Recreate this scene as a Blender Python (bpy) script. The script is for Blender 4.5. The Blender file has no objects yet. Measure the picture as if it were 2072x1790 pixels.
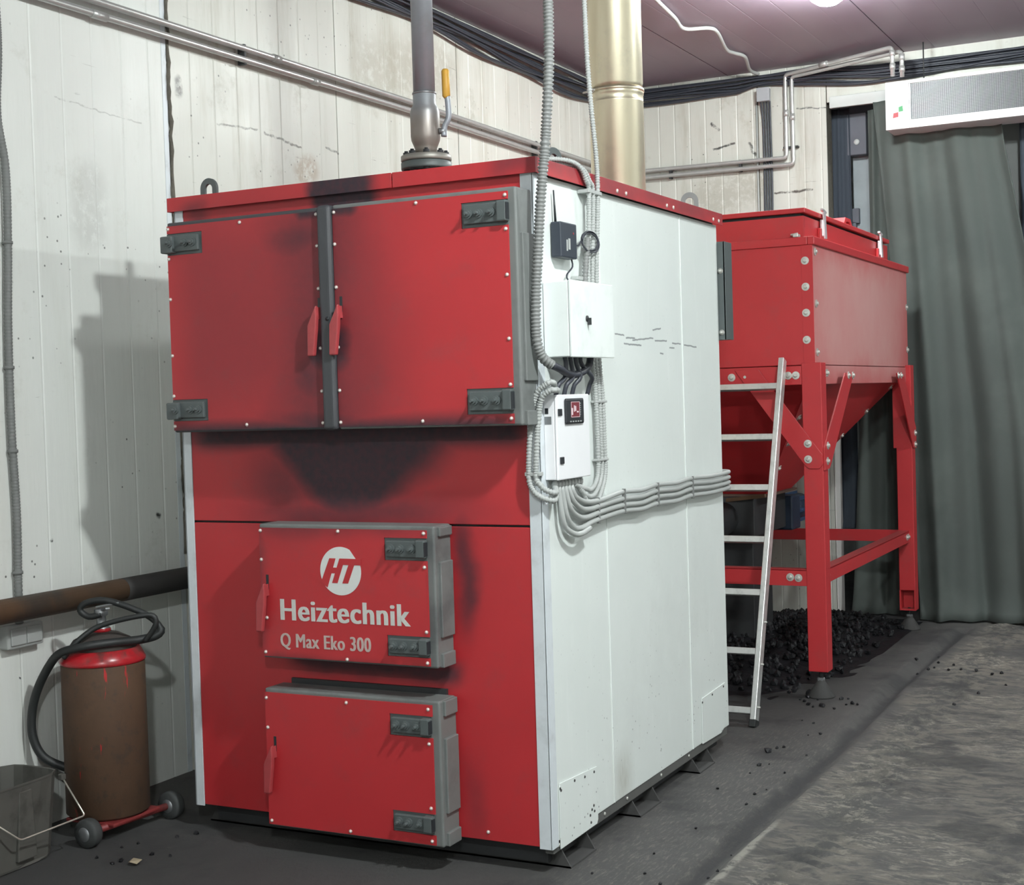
import bpy, bmesh, math, random
from mathutils import Vector, Matrix, noise
random.seed(7)
scn = bpy.context.scene
C = scn.collection

# ------------------------------------------------------------------ camera, world, exposure
CAM = Vector((1.9396, -3.9904, 1.5))
R_ = Vector((0.89058772, 0.45379102, -0.03045019))
U_ = Vector((0.01293576, 0.04165085, 0.99904848))
F_ = Vector((-0.45462751, 0.89013421, -0.0312236))
cd = bpy.data.cameras.new('camera'); cam = bpy.data.objects.new('camera', cd); C.objects.link(cam)
m = Matrix.Identity(4)
for i in range(3):
    m[i][0] = R_[i]; m[i][1] = U_[i]; m[i][2] = -F_[i]; m[i][3] = CAM[i]
cam.matrix_world = m
cd.sensor_fit = 'HORIZONTAL'; cd.sensor_width = 36.0; cd.lens = 2897.48 / 2072 * 36.0
cd.clip_start = 0.05
scn.camera = cam
w = bpy.data.worlds.new('world'); scn.world = w; w.use_nodes = True
w.node_tree.nodes['Background'].inputs[0].default_value = (0.5, 0.55, 0.6, 1)
w.node_tree.nodes['Background'].inputs[1].default_value = 0.05
vs = scn.view_settings
vs.view_transform = 'Standard'; vs.look = 'None'; vs.gamma = 1.0; vs.use_curve_mapping = False
vs.exposure = 0.22
LAMP_FAR = 480.0      # emission of the ceiling lamp near the hopper
LAMP_NEAR = 1120.0     # emission of the ceiling lamp before the boiler and the added fill lamp
LAMP_RIGHT = 620.0    # emission of the ceiling lamp right of the hopper
LAMP_COL = (0.93, 1.0, 0.985)

# ------------------------------------------------------------------ helpers
def tag(o, label=None, cat=None, group=None, kind=None):
    if label: o['label'] = label
    if cat: o['category'] = cat
    if group: o['group'] = group
    if kind: o['kind'] = kind
    return o
def thing(name, loc, label, cat, group=None):
    o = bpy.data.objects.new(name, None); C.objects.link(o)
    o.location = loc; o.empty_display_size = 0.05
    return tag(o, label, cat, group)
def child(o, par):
    if par is not None:
        o.parent = par
        o.matrix_parent_inverse = Matrix.Translation(-Vector(par.location)) if par.type == 'EMPTY' or par.location.length > 0 else Matrix.Identity(4)
    return o
def inst(name, me, loc, par=None, rot=None):
    o = bpy.data.objects.new(name, me); C.objects.link(o); o.location = loc
    if rot: o.rotation_euler = rot
    return child(o, par)

def smooth_path(pts, step=0.02, closed=False):
    P = [Vector(p) for p in pts]; out = []
    n = len(P)
    for i in range(n - 1):
        p0 = P[max(i - 1, 0)]; p1 = P[i]; p2 = P[i + 1]; p3 = P[min(i + 2, n - 1)]
        L = (p2 - p1).length; k = max(1, int(math.ceil(L / step)))
        for j in range(k):
            t = j / k; t2 = t * t; t3 = t2 * t
            out.append(0.5 * ((2 * p1) + (p2 - p0) * t + (2 * p0 - 5 * p1 + 4 * p2 - p3) * t2 + (3 * p1 - p0 - 3 * p2 + p3) * t3))
    out.append(P[-1])
    return out
def line_path(pts, step):
    P = [Vector(p) for p in pts]; out = []
    for a, b in zip(P, P[1:]):
        k = max(1, int(math.ceil((b - a).length / step)))
        for j in range(k): out.append(a.lerp(b, j / k))
    out.append(P[-1]); return out

class MB:
    def __init__(s): s.bm = bmesh.new()
    def box(s, x0, x1, y0, y1, z0, z1, bev=0.0, seg=2):
        if x0 > x1: x0, x1 = x1, x0
        if y0 > y1: y0, y1 = y1, y0
        if z0 > z1: z0, z1 = z1, z0
        v = [s.bm.verts.new(q) for q in ((x0,y0,z0),(x1,y0,z0),(x1,y1,z0),(x0,y1,z0),(x0,y0,z1),(x1,y0,z1),(x1,y1,z1),(x0,y1,z1))]
        fs = [s.bm.faces.new([v[i] for i in f]) for f in ((0,3,2,1),(4,5,6,7),(0,1,5,4),(1,2,6,5),(2,3,7,6),(3,0,4,7))]
        if bev > 0:
            es = list({e for f in fs for e in f.edges})
            bmesh.ops.bevel(s.bm, geom=es, offset=bev, segments=seg, affect='EDGES', profile=0.5)
        return s
    def bar(s, a, b, wdt, thk, up=(0,0,1), bev=0.0):
        a = Vector(a); b = Vector(b); d = (b - a).normalized(); u = Vector(up)
        n = d.cross(u)
        if n.length < 1e-4: n = d.cross(Vector((1,0,0)))
        n.normalize(); u = n.cross(d).normalized()
        v = []
        for p in (a, b):
            for i, j in ((-1,-1),(1,-1),(1,1),(-1,1)):
                v.append(s.bm.verts.new(p + n * (i * wdt / 2) + u * (j * thk / 2)))
        fs = [s.bm.faces.new([v[i] for i in f]) for f in ((0,1,2,3),(7,6,5,4),(0,4,5,1),(1,5,6,2),(2,6,7,3),(3,7,4,0))]
        if bev > 0:
            es = list({e for f in fs for e in f.edges})
            bmesh.ops.bevel(s.bm, geom=es, offset=bev, segments=2, affect='EDGES', profile=0.5)
        return s
    def tube(s, path, r, n=12, caps=True, rf=None, flat=False):
        P = [Vector(p) for p in path]; rings = []
        t = (P[1] - P[0]).normalized()
        a = Vector((0,0,1)) if abs(t.z) < 0.9 else Vector((1,0,0))
        u = t.cross(a).normalized()
        for i, p in enumerate(P):
            if i == 0: t = (P[1] - P[0])
            elif i == len(P) - 1: t = (P[-1] - P[-2])
            else: t = (P[i + 1] - P[i - 1])
            if t.length < 1e-9: t = Vector((0,0,1))
            t.normalize(); u = (u - t * u.dot(t)).normalized(); v = t.cross(u)
            rr = rf(i) if rf else r
            rings.append([s.bm.verts.new(p + (u * math.cos(2*math.pi*k/n) + v * math.sin(2*math.pi*k/n)) * rr) for k in range(n)])
        for A, B in zip(rings, rings[1:]):
            for k in range(n):
                f = s.bm.faces.new((A[k], A[(k+1) % n], B[(k+1) % n], B[k])); f.smooth = not flat
        if caps:
            s.bm.faces.new(rings[0][::-1]); s.bm.faces.new(rings[-1])
        return s
    def cyl(s, a, b, r, n=20, r2=None):
        a = Vector(a); b = Vector(b)
        return s.tube([a, b], r, n, True, (lambda i: r if i == 0 else (r2 if r2 is not None else r)))
    def lathe(s, c, prof, n=32, axis='z', sm=True):
        c = Vector(c); rings = []
        for r, h in prof:
            ring = []
            for k in range(n):
                a = 2*math.pi*k/n; x = max(r, 1e-4)*math.cos(a); y = max(r, 1e-4)*math.sin(a)
                q = {'z': (x, y, h), 'y': (x, h, -y), 'x': (h, x, y)}[axis]
                ring.append(s.bm.verts.new(c + Vector(q)))
            rings.append(ring)
        for A, B in zip(rings, rings[1:]):
            for k in range(n):
                f = s.bm.faces.new((A[k], A[(k+1) % n], B[(k+1) % n], B[k])); f.smooth = sm
        s.bm.faces.new(rings[0][::-1]); s.bm.faces.new(rings[-1])
        return s
    def prism(s, poly, axis, a, b, bev=0.0):
        # poly: 2-D points in the remaining two axes, in order; extruded from a to b along axis
        def P(q, h):
            return {'x': (h, q[0], q[1]), 'y': (q[0], h, q[1]), 'z': (q[0], q[1], h)}[axis]
        A = [s.bm.verts.new(P(q, a)) for q in poly]; B = [s.bm.verts.new(P(q, b)) for q in poly]
        n = len(poly); fs = [s.bm.faces.new(A), s.bm.faces.new(B[::-1])]
        for i in range(n): fs.append(s.bm.faces.new((A[i], B[i], B[(i+1) % n], A[(i+1) % n])))
        bmesh.ops.recalc_face_normals(s.bm, faces=fs)
        if bev > 0:
            es = list({e for f in fs for e in f.edges})
            bmesh.ops.bevel(s.bm, geom=es, offset=bev, segments=2, affect='EDGES', profile=0.5)
        return s
    def hull(s, pts):
        vs_ = [s.bm.verts.new(p) for p in pts]
        bmesh.ops.convex_hull(s.bm, input=vs_); return s
    def quad(s, *p):
        s.bm.faces.new([s.bm.verts.new(q) for q in p]); return s
    def sphere(s, c, r, sub=2, sc=(1,1,1)):
        g = bmesh.ops.create_icosphere(s.bm, subdivisions=sub, radius=r)
        for v in g['verts']: v.co = Vector(c) + Vector((v.co.x*sc[0], v.co.y*sc[1], v.co.z*sc[2]))
        for f in {f for v in g['verts'] for f in v.link_faces}: f.smooth = True
        return s
    def mesh(s, name, mat):
        bmesh.ops.recalc_face_normals(s.bm, faces=s.bm.faces[:])
        me = bpy.data.meshes.new(name); s.bm.to_mesh(me); s.bm.free()
        if mat is not None: me.materials.append(mat)
        return me
    def build(s, name, mat, par=None, label=None, cat=None, group=None, kind=None):
        o = bpy.data.objects.new(name, s.mesh(name, mat)); C.objects.link(o)
        child(o, par); tag(o, label, cat, group, kind); return o

# ------------------------------------------------------------------ materials
class N:
    def __init__(s, name):
        s.m = bpy.data.materials.new(name); s.m.use_nodes = True
        s.t = s.m.node_tree; s.b = s.t.nodes['Principled BSDF']
        s.tc = s.t.nodes.new('ShaderNodeTexCoord'); s.co = s.tc.outputs['Object']
        s.sep = None
    def new(s, t): return s.t.nodes.new(t)
    def link(s, a, b): s.t.links.new(a, b)
    def setv(s, sock, v):
        if hasattr(v, 'links') or isinstance(v, bpy.types.NodeSocket): s.link(v, sock)
        else: sock.default_value = v
    def math(s, op, a, b=None, c=None, clamp=False):
        n = s.new('ShaderNodeMath'); n.operation = op; n.use_clamp = clamp
        s.setv(n.inputs[0], a)
        if b is not None: s.setv(n.inputs[1], b)
        if c is not None: s.setv(n.inputs[2], c)
        return n.outputs[0]
    def xyz(s):
        if s.sep is None:
            s.sep = s.new('ShaderNodeSeparateXYZ'); s.link(s.co, s.sep.inputs[0])
        return s.sep.outputs
    def mapped(s, scale):
        mp = s.new('ShaderNodeMapping'); mp.inputs['Scale'].default_value = scale; s.link(s.co, mp.inputs[0]); return mp.outputs[0]
    def noise(s, scale, detail=4, rough=0.55, vec=None, dist=0.0):
        n = s.new('ShaderNodeTexNoise'); n.inputs['Scale'].default_value = scale; n.inputs['Detail'].default_value = detail
        n.inputs['Roughness'].default_value = rough; n.inputs['Distortion'].default_value = dist
        s.link(vec if vec is not None else s.co, n.inputs['Vector']); return n.outputs['Fac']
    def voro(s, scale, vec=None):
        n = s.new('ShaderNodeTexVoronoi'); n.inputs['Scale'].default_value = scale
        s.link(vec if vec is not None else s.co, n.inputs['Vector']); return n.outputs['Distance']
    def ramp(s, f, lo, hi):     # smooth 0..1 between lo and hi (lo may exceed hi)
        n = s.new('ShaderNodeMapRange'); n.interpolation_type = 'SMOOTHSTEP'
        if lo < hi:
            n.inputs['From Min'].default_value = lo; n.inputs['From Max'].default_value = hi
        else:
            n.inputs['From Min'].default_value = hi; n.inputs['From Max'].default_value = lo
            n.inputs['To Min'].default_value = 1; n.inputs['To Max'].default_value = 0
        s.setv(n.inputs['Value'], f); return n.outputs['Result']
    def mix(s, f, a, b):
        n = s.new('ShaderNodeMix'); n.data_type = 'RGBA'
        s.setv(n.inputs[0], f)
        for i, v in ((6, a), (7, b)):
            if isinstance(v, tuple): n.inputs[i].default_value = v if len(v) == 4 else v + (1,)
            else: s.link(v, n.inputs[i])
        return n.outputs[2]
    def softbox(s, a, ca, ha, fa, b, cb, hb, fb):
        p = s.ramp(s.math('ABSOLUTE', s.math('SUBTRACT', a, ca)), ha + fa, max(ha - fa, 0))
        q = s.ramp(s.math('ABSOLUTE', s.math('SUBTRACT', b, cb)), hb + fb, max(hb - fb, 0))
        return s.math('MULTIPLY', p, q)
    def seg(s, u, v, p, q, wd, soft=0.6):
        du, dv = q[0] - p[0], q[1] - p[1]; L2 = max(du*du + dv*dv, 1e-9)
        a = s.math('SUBTRACT', u, p[0]); b = s.math('SUBTRACT', v, p[1])
        t = s.math('DIVIDE', s.math('ADD', s.math('MULTIPLY', a, du), s.math('MULTIPLY', b, dv)), L2, clamp=True)
        a = s.math('SUBTRACT', a, s.math('MULTIPLY', t, du)); b = s.math('SUBTRACT', b, s.math('MULTIPLY', t, dv))
        d = s.math('SQRT', s.math('ADD', s.math('MULTIPLY', a, a), s.math('MULTIPLY', b, b)))
        return s.ramp(d, wd * (1 + soft), wd * (1 - soft))
    def done(s, col, rough=0.5, metal=0.0, bump=None, bstr=0.2, bdist=0.01, spec=0.5):
        s.setv(s.b.inputs['Base Color'], col if not isinstance(col, tuple) else (col if len(col) == 4 else col + (1,)))
        s.setv(s.b.inputs['Roughness'], rough); s.b.inputs['Metallic'].default_value = metal
        s.b.inputs['Specular IOR Level'].default_value = spec
        if bump is not None:
            n = s.new('ShaderNodeBump'); n.inputs['Strength'].default_value = bstr; n.inputs['Distance'].default_value = bdist
            s.link(bump, n.inputs['Height']); s.link(n.outputs[0], s.b.inputs['Normal'])
        return s.m
def mul(c, k): return tuple(min(1, max(0, v * k)) for v in c)
def plain(name, col, rough=0.5, metal=0.0, var=0.12, sc=9, dirt=None, damt=0.5, dsc=5, bump=0.0, bsc=60, spec=0.5, vec=None):
    k = N(name); v = k.mapped(vec) if vec else None
    c = k.mix(k.noise(sc, 4, vec=v), mul(col, 1 - var), mul(col, 1 + var))
    if dirt: c = k.mix(k.math('MULTIPLY', k.ramp(k.noise(dsc, 6, 0.65), 0.48, 0.72), damt), c, dirt)
    return k.done(c, rough, metal, k.noise(bsc, 4) if bump else None, bump, 0.01, spec)

RED = (0.455, 0.026, 0.032); SOOT_SHADE = (0.018, 0.018, 0.026)
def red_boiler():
    k = N('red_paint_with_soot_and_shade'); x, y, z = k.xyz()
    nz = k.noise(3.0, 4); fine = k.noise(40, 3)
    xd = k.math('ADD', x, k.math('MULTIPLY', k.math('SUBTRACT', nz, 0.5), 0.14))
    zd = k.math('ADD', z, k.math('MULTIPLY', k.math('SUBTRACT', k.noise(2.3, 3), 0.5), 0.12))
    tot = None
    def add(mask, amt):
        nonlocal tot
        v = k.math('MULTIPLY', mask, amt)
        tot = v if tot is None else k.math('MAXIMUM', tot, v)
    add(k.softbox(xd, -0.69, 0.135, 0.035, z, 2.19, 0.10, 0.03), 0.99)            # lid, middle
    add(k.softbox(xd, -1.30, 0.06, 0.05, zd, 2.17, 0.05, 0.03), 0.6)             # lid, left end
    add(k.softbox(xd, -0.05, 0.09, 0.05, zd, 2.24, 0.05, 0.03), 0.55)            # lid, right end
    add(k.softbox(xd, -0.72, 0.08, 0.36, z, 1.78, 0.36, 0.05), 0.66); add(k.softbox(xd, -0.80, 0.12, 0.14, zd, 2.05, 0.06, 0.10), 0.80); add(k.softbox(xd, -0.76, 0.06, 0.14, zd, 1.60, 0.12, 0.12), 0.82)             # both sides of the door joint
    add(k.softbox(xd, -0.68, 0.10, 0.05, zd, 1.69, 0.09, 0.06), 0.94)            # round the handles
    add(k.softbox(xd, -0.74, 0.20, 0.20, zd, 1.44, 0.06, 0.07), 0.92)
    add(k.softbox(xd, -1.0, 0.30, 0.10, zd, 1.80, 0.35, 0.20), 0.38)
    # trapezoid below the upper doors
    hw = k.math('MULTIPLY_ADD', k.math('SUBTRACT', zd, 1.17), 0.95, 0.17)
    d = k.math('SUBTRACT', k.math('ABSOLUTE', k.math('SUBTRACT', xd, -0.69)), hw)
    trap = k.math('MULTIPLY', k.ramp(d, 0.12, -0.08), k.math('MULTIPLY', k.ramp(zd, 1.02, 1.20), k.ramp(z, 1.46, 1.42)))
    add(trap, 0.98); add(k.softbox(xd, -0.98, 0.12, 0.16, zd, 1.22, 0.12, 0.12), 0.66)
    add(k.softbox(xd, -0.70, 0.66, 0.08, z, 1.40, 0.05, 0.035), 0.96)  # full-width band under the upper doors: soot plus painted door shadow
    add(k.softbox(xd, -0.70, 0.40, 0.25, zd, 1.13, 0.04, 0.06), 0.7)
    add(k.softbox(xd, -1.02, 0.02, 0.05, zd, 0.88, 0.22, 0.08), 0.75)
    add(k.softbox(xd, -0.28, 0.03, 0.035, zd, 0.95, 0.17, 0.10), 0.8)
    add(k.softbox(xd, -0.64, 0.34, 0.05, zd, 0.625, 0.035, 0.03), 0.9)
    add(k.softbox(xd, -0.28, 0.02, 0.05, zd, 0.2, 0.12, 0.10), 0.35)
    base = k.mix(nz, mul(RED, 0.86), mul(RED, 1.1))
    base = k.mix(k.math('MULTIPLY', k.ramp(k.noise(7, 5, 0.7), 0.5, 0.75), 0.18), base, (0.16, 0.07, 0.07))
    c = k.mix(k.math('MULTIPLY', tot, k.math('MULTIPLY_ADD', fine, 0.2, 0.86), clamp=True), base, SOOT_SHADE)
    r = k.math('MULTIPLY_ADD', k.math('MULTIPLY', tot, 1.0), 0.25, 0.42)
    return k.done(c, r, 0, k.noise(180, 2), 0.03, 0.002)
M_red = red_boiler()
M_redplain = plain('red_enamel', (0.42, 0.03, 0.035), 0.4, var=0.1)
def red_hopper():
    k = N('red_hopper_paint'); x, y, z = k.xyz()
    c = k.mix(k.noise(4, 4), mul(RED, 0.95), mul((0.5, 0.03, 0.035), 1.1))
    g = k.new('ShaderNodeNewGeometry'); sp = k.new('ShaderNodeSeparateXYZ'); k.link(g.outputs['Normal'], sp.inputs[0])
    up = k.ramp(sp.outputs[2], 0.3, 0.9)
    c = k.mix(k.math('MULTIPLY', up, 0.35), c, (0.16, 0.12, 0.11))
    c = k.mix(k.math('MULTIPLY', k.ramp(k.noise(6, 6, 0.7), 0.5, 0.75), 0.2), c, (0.2, 0.09, 0.08))
    return k.done(c, 0.42, 0, k.noise(120, 2), 0.03, 0.002)
M_hop = red_hopper()
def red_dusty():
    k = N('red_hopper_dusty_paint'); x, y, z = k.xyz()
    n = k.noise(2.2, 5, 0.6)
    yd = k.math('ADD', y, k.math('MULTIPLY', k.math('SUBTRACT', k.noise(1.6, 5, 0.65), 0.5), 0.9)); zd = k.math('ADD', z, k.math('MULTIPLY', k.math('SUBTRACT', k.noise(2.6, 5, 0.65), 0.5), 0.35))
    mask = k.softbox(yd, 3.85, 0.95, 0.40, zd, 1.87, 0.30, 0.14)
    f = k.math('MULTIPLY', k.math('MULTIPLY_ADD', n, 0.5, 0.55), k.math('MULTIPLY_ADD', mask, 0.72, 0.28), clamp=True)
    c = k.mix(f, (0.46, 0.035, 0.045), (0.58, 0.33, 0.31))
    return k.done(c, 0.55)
M_hopdust = red_dusty()
M_grey = plain('grey_door_frame_enamel', (0.155, 0.165, 0.16), 0.5, var=0.15, dirt=(0.03, 0.03, 0.035), damt=0.5, dsc=4)
M_greybar = plain('sooty_grey_frame_enamel', (0.05, 0.052, 0.058), 0.5, var=0.3, sc=4)
M_hinge = plain('grey_hinge_enamel', (0.085, 0.10, 0.10), 0.45, var=0.15)
def white_boiler():
    k = N('white_boiler_sheet'); x, y, z = k.xyz()
    c = k.mix(k.noise(2.5, 5), (0.66, 0.70, 0.68), (0.76, 0.80, 0.78))
    st = k.mapped((1, 9, 1.2)); c = k.mix(k.math('MULTIPLY', k.ramp(k.noise(2.5, 5, 0.6, st), 0.55, 0.75), 0.18), c, (0.85, 0.88, 0.86))
    low = k.ramp(z, 0.75, 0.1)
    sp = k.ramp(k.voro(38), 0.16, 0.08); sp = k.math('MULTIPLY', sp, k.ramp(k.noise(5, 3), 0.46, 0.6))
    c = k.mix(k.math('MULTIPLY', sp, k.math('MULTIPLY_ADD', low, 0.75, 0.1), clamp=True), c, (0.05, 0.05, 0.05))
    c = k.mix(k.math('MULTIPLY', k.softbox(y, 0.58, 0.04, 0.09, z, 0.16, 0.06, 0.10), k.math('MULTIPLY', k.noise(14, 4, vec=st), 0.75)), c, (0.22, 0.19, 0.12))
    # horizontal rub marks at shoulder height
    jz = k.math('ADD', z, k.math('MULTIPLY', k.math('SUBTRACT', k.noise(30, 3), 0.5), 0.008))
    for p, q in (((.62, 1.712), (.70, 1.708)), ((.72, 1.70), (.80, 1.70)), ((.78, 1.692), (.98, 1.705)), ((.70, 1.678), (.86, 1.675)), ((1.0, 1.695), (1.12, 1.697)), ((1.18, 1.69), (1.27, 1.688)), ((1.15, 1.672), (1.2, 1.672)), ((1.31, 1.685), (1.45, 1.68)), ((1.05, 1.65), (1.08, 1.648)), ((0.98, 1.735), (1.06, 1.742))):
        c = k.mix(k.math('MULTIPLY', k.seg(y, jz, p, q, 0.0028), 0.8), c, (0.13, 0.14, 0.15))
    c = k.mix(k.math('MULTIPLY', k.ramp(k.noise(1.2, 6, 0.7), 0.5, 0.75), 0.22), c, (0.48, 0.50, 0.48))
    return k.done(c, 0.42)
M_white = white_boiler()
M_trim = plain('pale_corner_trim', (0.62, 0.66, 0.69), 0.4, var=0.08, dirt=(0.35, 0.36, 0.36), damt=0.4, dsc=8)
M_box = plain('white_cabinet_enamel', (0.76, 0.80, 0.78), 0.4, var=0.05, dirt=(0.5, 0.54, 0.54), damt=0.4, dsc=7)
M_ctl = plain('white_controller_enamel', (0.80, 0.80, 0.82), 0.35, var=0.03)
M_black = plain('black_plastic', (0.02, 0.022, 0.026), 0.4, var=0.2)
M_dark = plain('dark_steel', (0.025, 0.026, 0.028), 0.6, var=0.3)
M_steel = plain('grey_steel', (0.30, 0.31, 0.32), 0.42, metal=0.75, var=0.2, sc=14)
M_bolt = plain('zinc_bolt', (0.62, 0.62, 0.58), 0.4, metal=0.55, var=0.1)
M_screw = plain('pale_screw_heads', (0.70, 0.62, 0.58), 0.4, metal=0.3, var=0.1)
M_galv = plain('galvanised_pipe', (0.50, 0.50, 0.49), 0.34, metal=0.5, var=0.15, sc=20)
M_alu = plain('aluminium', (0.70, 0.71, 0.70), 0.38, metal=0.7, var=0.1, sc=25, dirt=(0.3, 0.3, 0.3), damt=0.35, dsc=22)
M_cond = plain('pale_grey_conduit', (0.38, 0.395, 0.385), 0.5, var=0.07)
M_condg = plain('grey_flexible_conduit', (0.19, 0.195, 0.19), 0.5, var=0.1)
M_condd = plain('dusty_wall_conduit', (0.17, 0.175, 0.17), 0.6, var=0.15)
M_cable = plain('black_cable', (0.035, 0.038, 0.05), 0.45, var=0.25)
M_feet = plain('dusty_foot_steel', (0.05, 0.049, 0.048), 0.8, var=0.3, sc=15)
M_rust = None
def rust():
    k = N('rusty_brown_steel'); x, y, z = k.xyz()
    c = k.mix(k.noise(6, 6, 0.65), (0.060, 0.032, 0.018), (0.115, 0.062, 0.034))
    c = k.mix(k.math('MULTIPLY', k.ramp(k.noise(22, 5, 0.7), 0.5, 0.72), 0.5), c, (0.035, 0.028, 0.024))
    st = k.mapped((14, 14, 2.2))
    c = k.mix(k.ramp(k.noise(1.5, 4, 0.6, st), 0.66, 0.69), c, (0.40, 0.02, 0.02))
    return k.done(c, 0.75, 0, k.noise(60, 5), 0.2, 0.004)
M_rust = rust()
M_rustpipe = plain('rusty_pipe', (0.105, 0.058, 0.03), 0.65, var=0.35, sc=7, dirt=(0.04, 0.035, 0.03), damt=0.8, dsc=4)
M_blackpipe = plain('black_sooty_pipe', (0.028, 0.025, 0.024), 0.7, var=0.3)
M_flangeG = plain('grey_green_flange', (0.10, 0.12, 0.118), 0.5, var=0.2)
M_pipe = plain('raw_steel_pipe', (0.27, 0.275, 0.30), 0.36, metal=0.3, var=0.2, sc=6, dirt=(0.18, 0.14, 0.11), damt=0.3, dsc=8)
def valve_mat():
    k = N('valve_grey_and_heat_tint'); x, y, z = k.xyz()
    c = k.mix(k.noise(12, 4), (0.26, 0.28, 0.30), (0.38, 0.40, 0.42))
    c = k.mix(k.math('MULTIPLY', k.ramp(z, 2.60, 2.50), k.math('MULTIPLY_ADD', k.noise(10, 3), 0.6, 0.4)), c, (0.20, 0.15, 0.11))
    return k.done(c, 0.42, 0.45)
M_valve = valve_mat()
M_yellow = plain('worn_yellow_grip', (0.55, 0.30, 0.04), 0.5, var=0.2, sc=20)
def chimney_mat():
    k = N('polished_flue_steel'); st = k.mapped((1, 1, 0.12))
    c = k.mix(k.noise(9, 5, 0.6, st), (0.62, 0.54, 0.36), (0.88, 0.82, 0.66))
    c = k.mix(k.math('MULTIPLY', k.ramp(k.noise(5, 6, 0.7), 0.5, 0.75), 0.4), c, (0.45, 0.42, 0.36))
    return k.done(c, 0.33, 0.78, k.noise(5, 2, vec=st), 0.08, 0.01)
M_chim = chimney_mat()
M_rubber = plain('black_rubber', (0.016, 0.018, 0.018), 0.55, var=0.2)
M_wheel = plain('dusty_tyre_rubber', (0.045, 0.048, 0.048), 0.7, var=0.2)
M_redgloss = plain('glossy_red_collar', (0.42, 0.015, 0.022), 0.28, var=0.2, dirt=(0.05, 0.035, 0.03), damt=0.95, dsc=9)
M_redrust = plain('dirty_red_axle', (0.22, 0.03, 0.03), 0.5, var=0.3, dirt=(0.05, 0.03, 0.02), damt=0.8, dsc=14)
M_tin = plain('dull_sheet_metal', (0.10, 0.098, 0.088), 0.6, metal=0.25, var=0.3, sc=5, dirt=(0.03, 0.028, 0.025), damt=0.7, dsc=7)
M_wire = plain('bright_wire', (0.7, 0.68, 0.6), 0.35, metal=0.8, var=0.1)
M_letters = plain('silver_stencil_lettering', (0.56, 0.56, 0.53), 0.45, var=0.12, sc=60)
M_logow = plain('white_logo_print', (0.66, 0.68, 0.66), 0.45, var=0.06, sc=40)
M_letters2 = plain('worn_stencil_lettering', (0.50, 0.40, 0.37), 0.5, var=0.2, sc=60)
M_socket = plain('grey_socket_plastic', (0.36, 0.37, 0.36), 0.5, var=0.1)
M_jbox = plain('grey_junction_plastic', (0.33, 0.34, 0.36), 0.5, var=0.1)
M_heater = plain('white_heater_enamel', (0.78, 0.77, 0.78), 0.4, var=0.03)
M_fin = plain('grey_grille_metal', (0.045, 0.05, 0.06), 0.45, metal=0.5, var=0.2)
M_green = plain('green_print', (0.03, 0.25, 0.08), 0.5); M_redprint = plain('red_print', (0.35, 0.03, 0.04), 0.5)
M_foam = plain('joint_foam', (0.12, 0.11, 0.09), 0.9, var=0.5, sc=40, bump=0.5)
M_post = plain('pale_blue_grey_post', (0.30, 0.34, 0.36), 0.6, var=0.2)
M_bluegrey = plain('blue_grey_box', (0.11, 0.115, 0.14), 0.6, var=0.2)
def wall_mat(name, c0, c1, warm, dirt, marks=(), ax='y'):
    k = N(name); x, y, z = k.xyz()
    c = k.mix(k.noise(1.3, 5), c0, c1)
    st = k.mapped((5, 5, 0.6))
    c = k.mix(k.math('MULTIPLY', k.ramp(k.noise(1.4, 6, 0.65, st), 0.50, 0.78), dirt), c, warm)
    c = k.mix(k.math('MULTIPLY', k.ramp(k.noise(3.2, 8, 0.72), 0.56, 0.72), dirt * 0.8), c, (0.36, 0.34, 0.28))
    sp = k.math('MULTIPLY', k.ramp(k.voro(22), 0.13, 0.06), k.ramp(k.noise(2.2, 3), 0.5, 0.64))
    c = k.mix(k.math('MULTIPLY', sp, 0.85), c, (0.05, 0.05, 0.045))
    sc_ = k.new('ShaderNodeMapping'); sc_.inputs['Rotation'].default_value = (0.5, 0.2, 0.4); sc_.inputs['Scale'].default_value = (3, 3, 40); k.link(k.co, sc_.inputs[0])
    s2 = k.math('MULTIPLY', k.ramp(k.noise(1.3, 5, 0.7, sc_.outputs[0]), 0.66, 0.72), k.ramp(k.noise(1.5, 2), 0.45, 0.6))
    c = k.mix(k.math('MULTIPLY', s2, 0.35 * (1 + dirt)), c, (0.12, 0.11, 0.10))
    u = y if ax == 'y' else x; jig = k.math('MULTIPLY', k.math('SUBTRACT', k.noise(18, 4), 0.5), 0.03)
    for p, q, wd, amt, cc in marks:
        c = k.mix(k.math('MULTIPLY', k.math('MULTIPLY', k.seg(k.math('ADD', u, jig), k.math('ADD', z, jig), p, q, wd), amt), k.ramp(k.noise(26, 5, 0.7), 0.3, 0.55)), c, cc)
    return k.done(c, k.math('MULTIPLY_ADD', k.noise(4, 4), 0.25, 0.3), 0, k.noise(3, 4, vec=st), 0.12, 0.02)
M_wallA = wall_mat('white_wall_sheet', (0.66, 0.67, 0.64), (0.74, 0.75, 0.72), (0.55, 0.55, 0.50), 0.35, [((0.474, 1.07), (0.482, 1.069), 0.011, 1.0, (0.02, 0.02, 0.02)), ((-0.104, 1.03), (-0.099, 1.03), 0.005, 1.0, (0.03, 0.03, 0.03)), ((0.0, 2.66), (0.465, 2.634), 0.003, 0.5, (0.3, 0.3, 0.28)), ((-0.282, 0.556), (-0.28, 0.555), 0.005, 1.0, (0.03, 0.03, 0.03)), ((0.15, 2.2), (0.16, 2.35), 0.09, 0.25, (0.25, 0.24, 0.22))])
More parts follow.
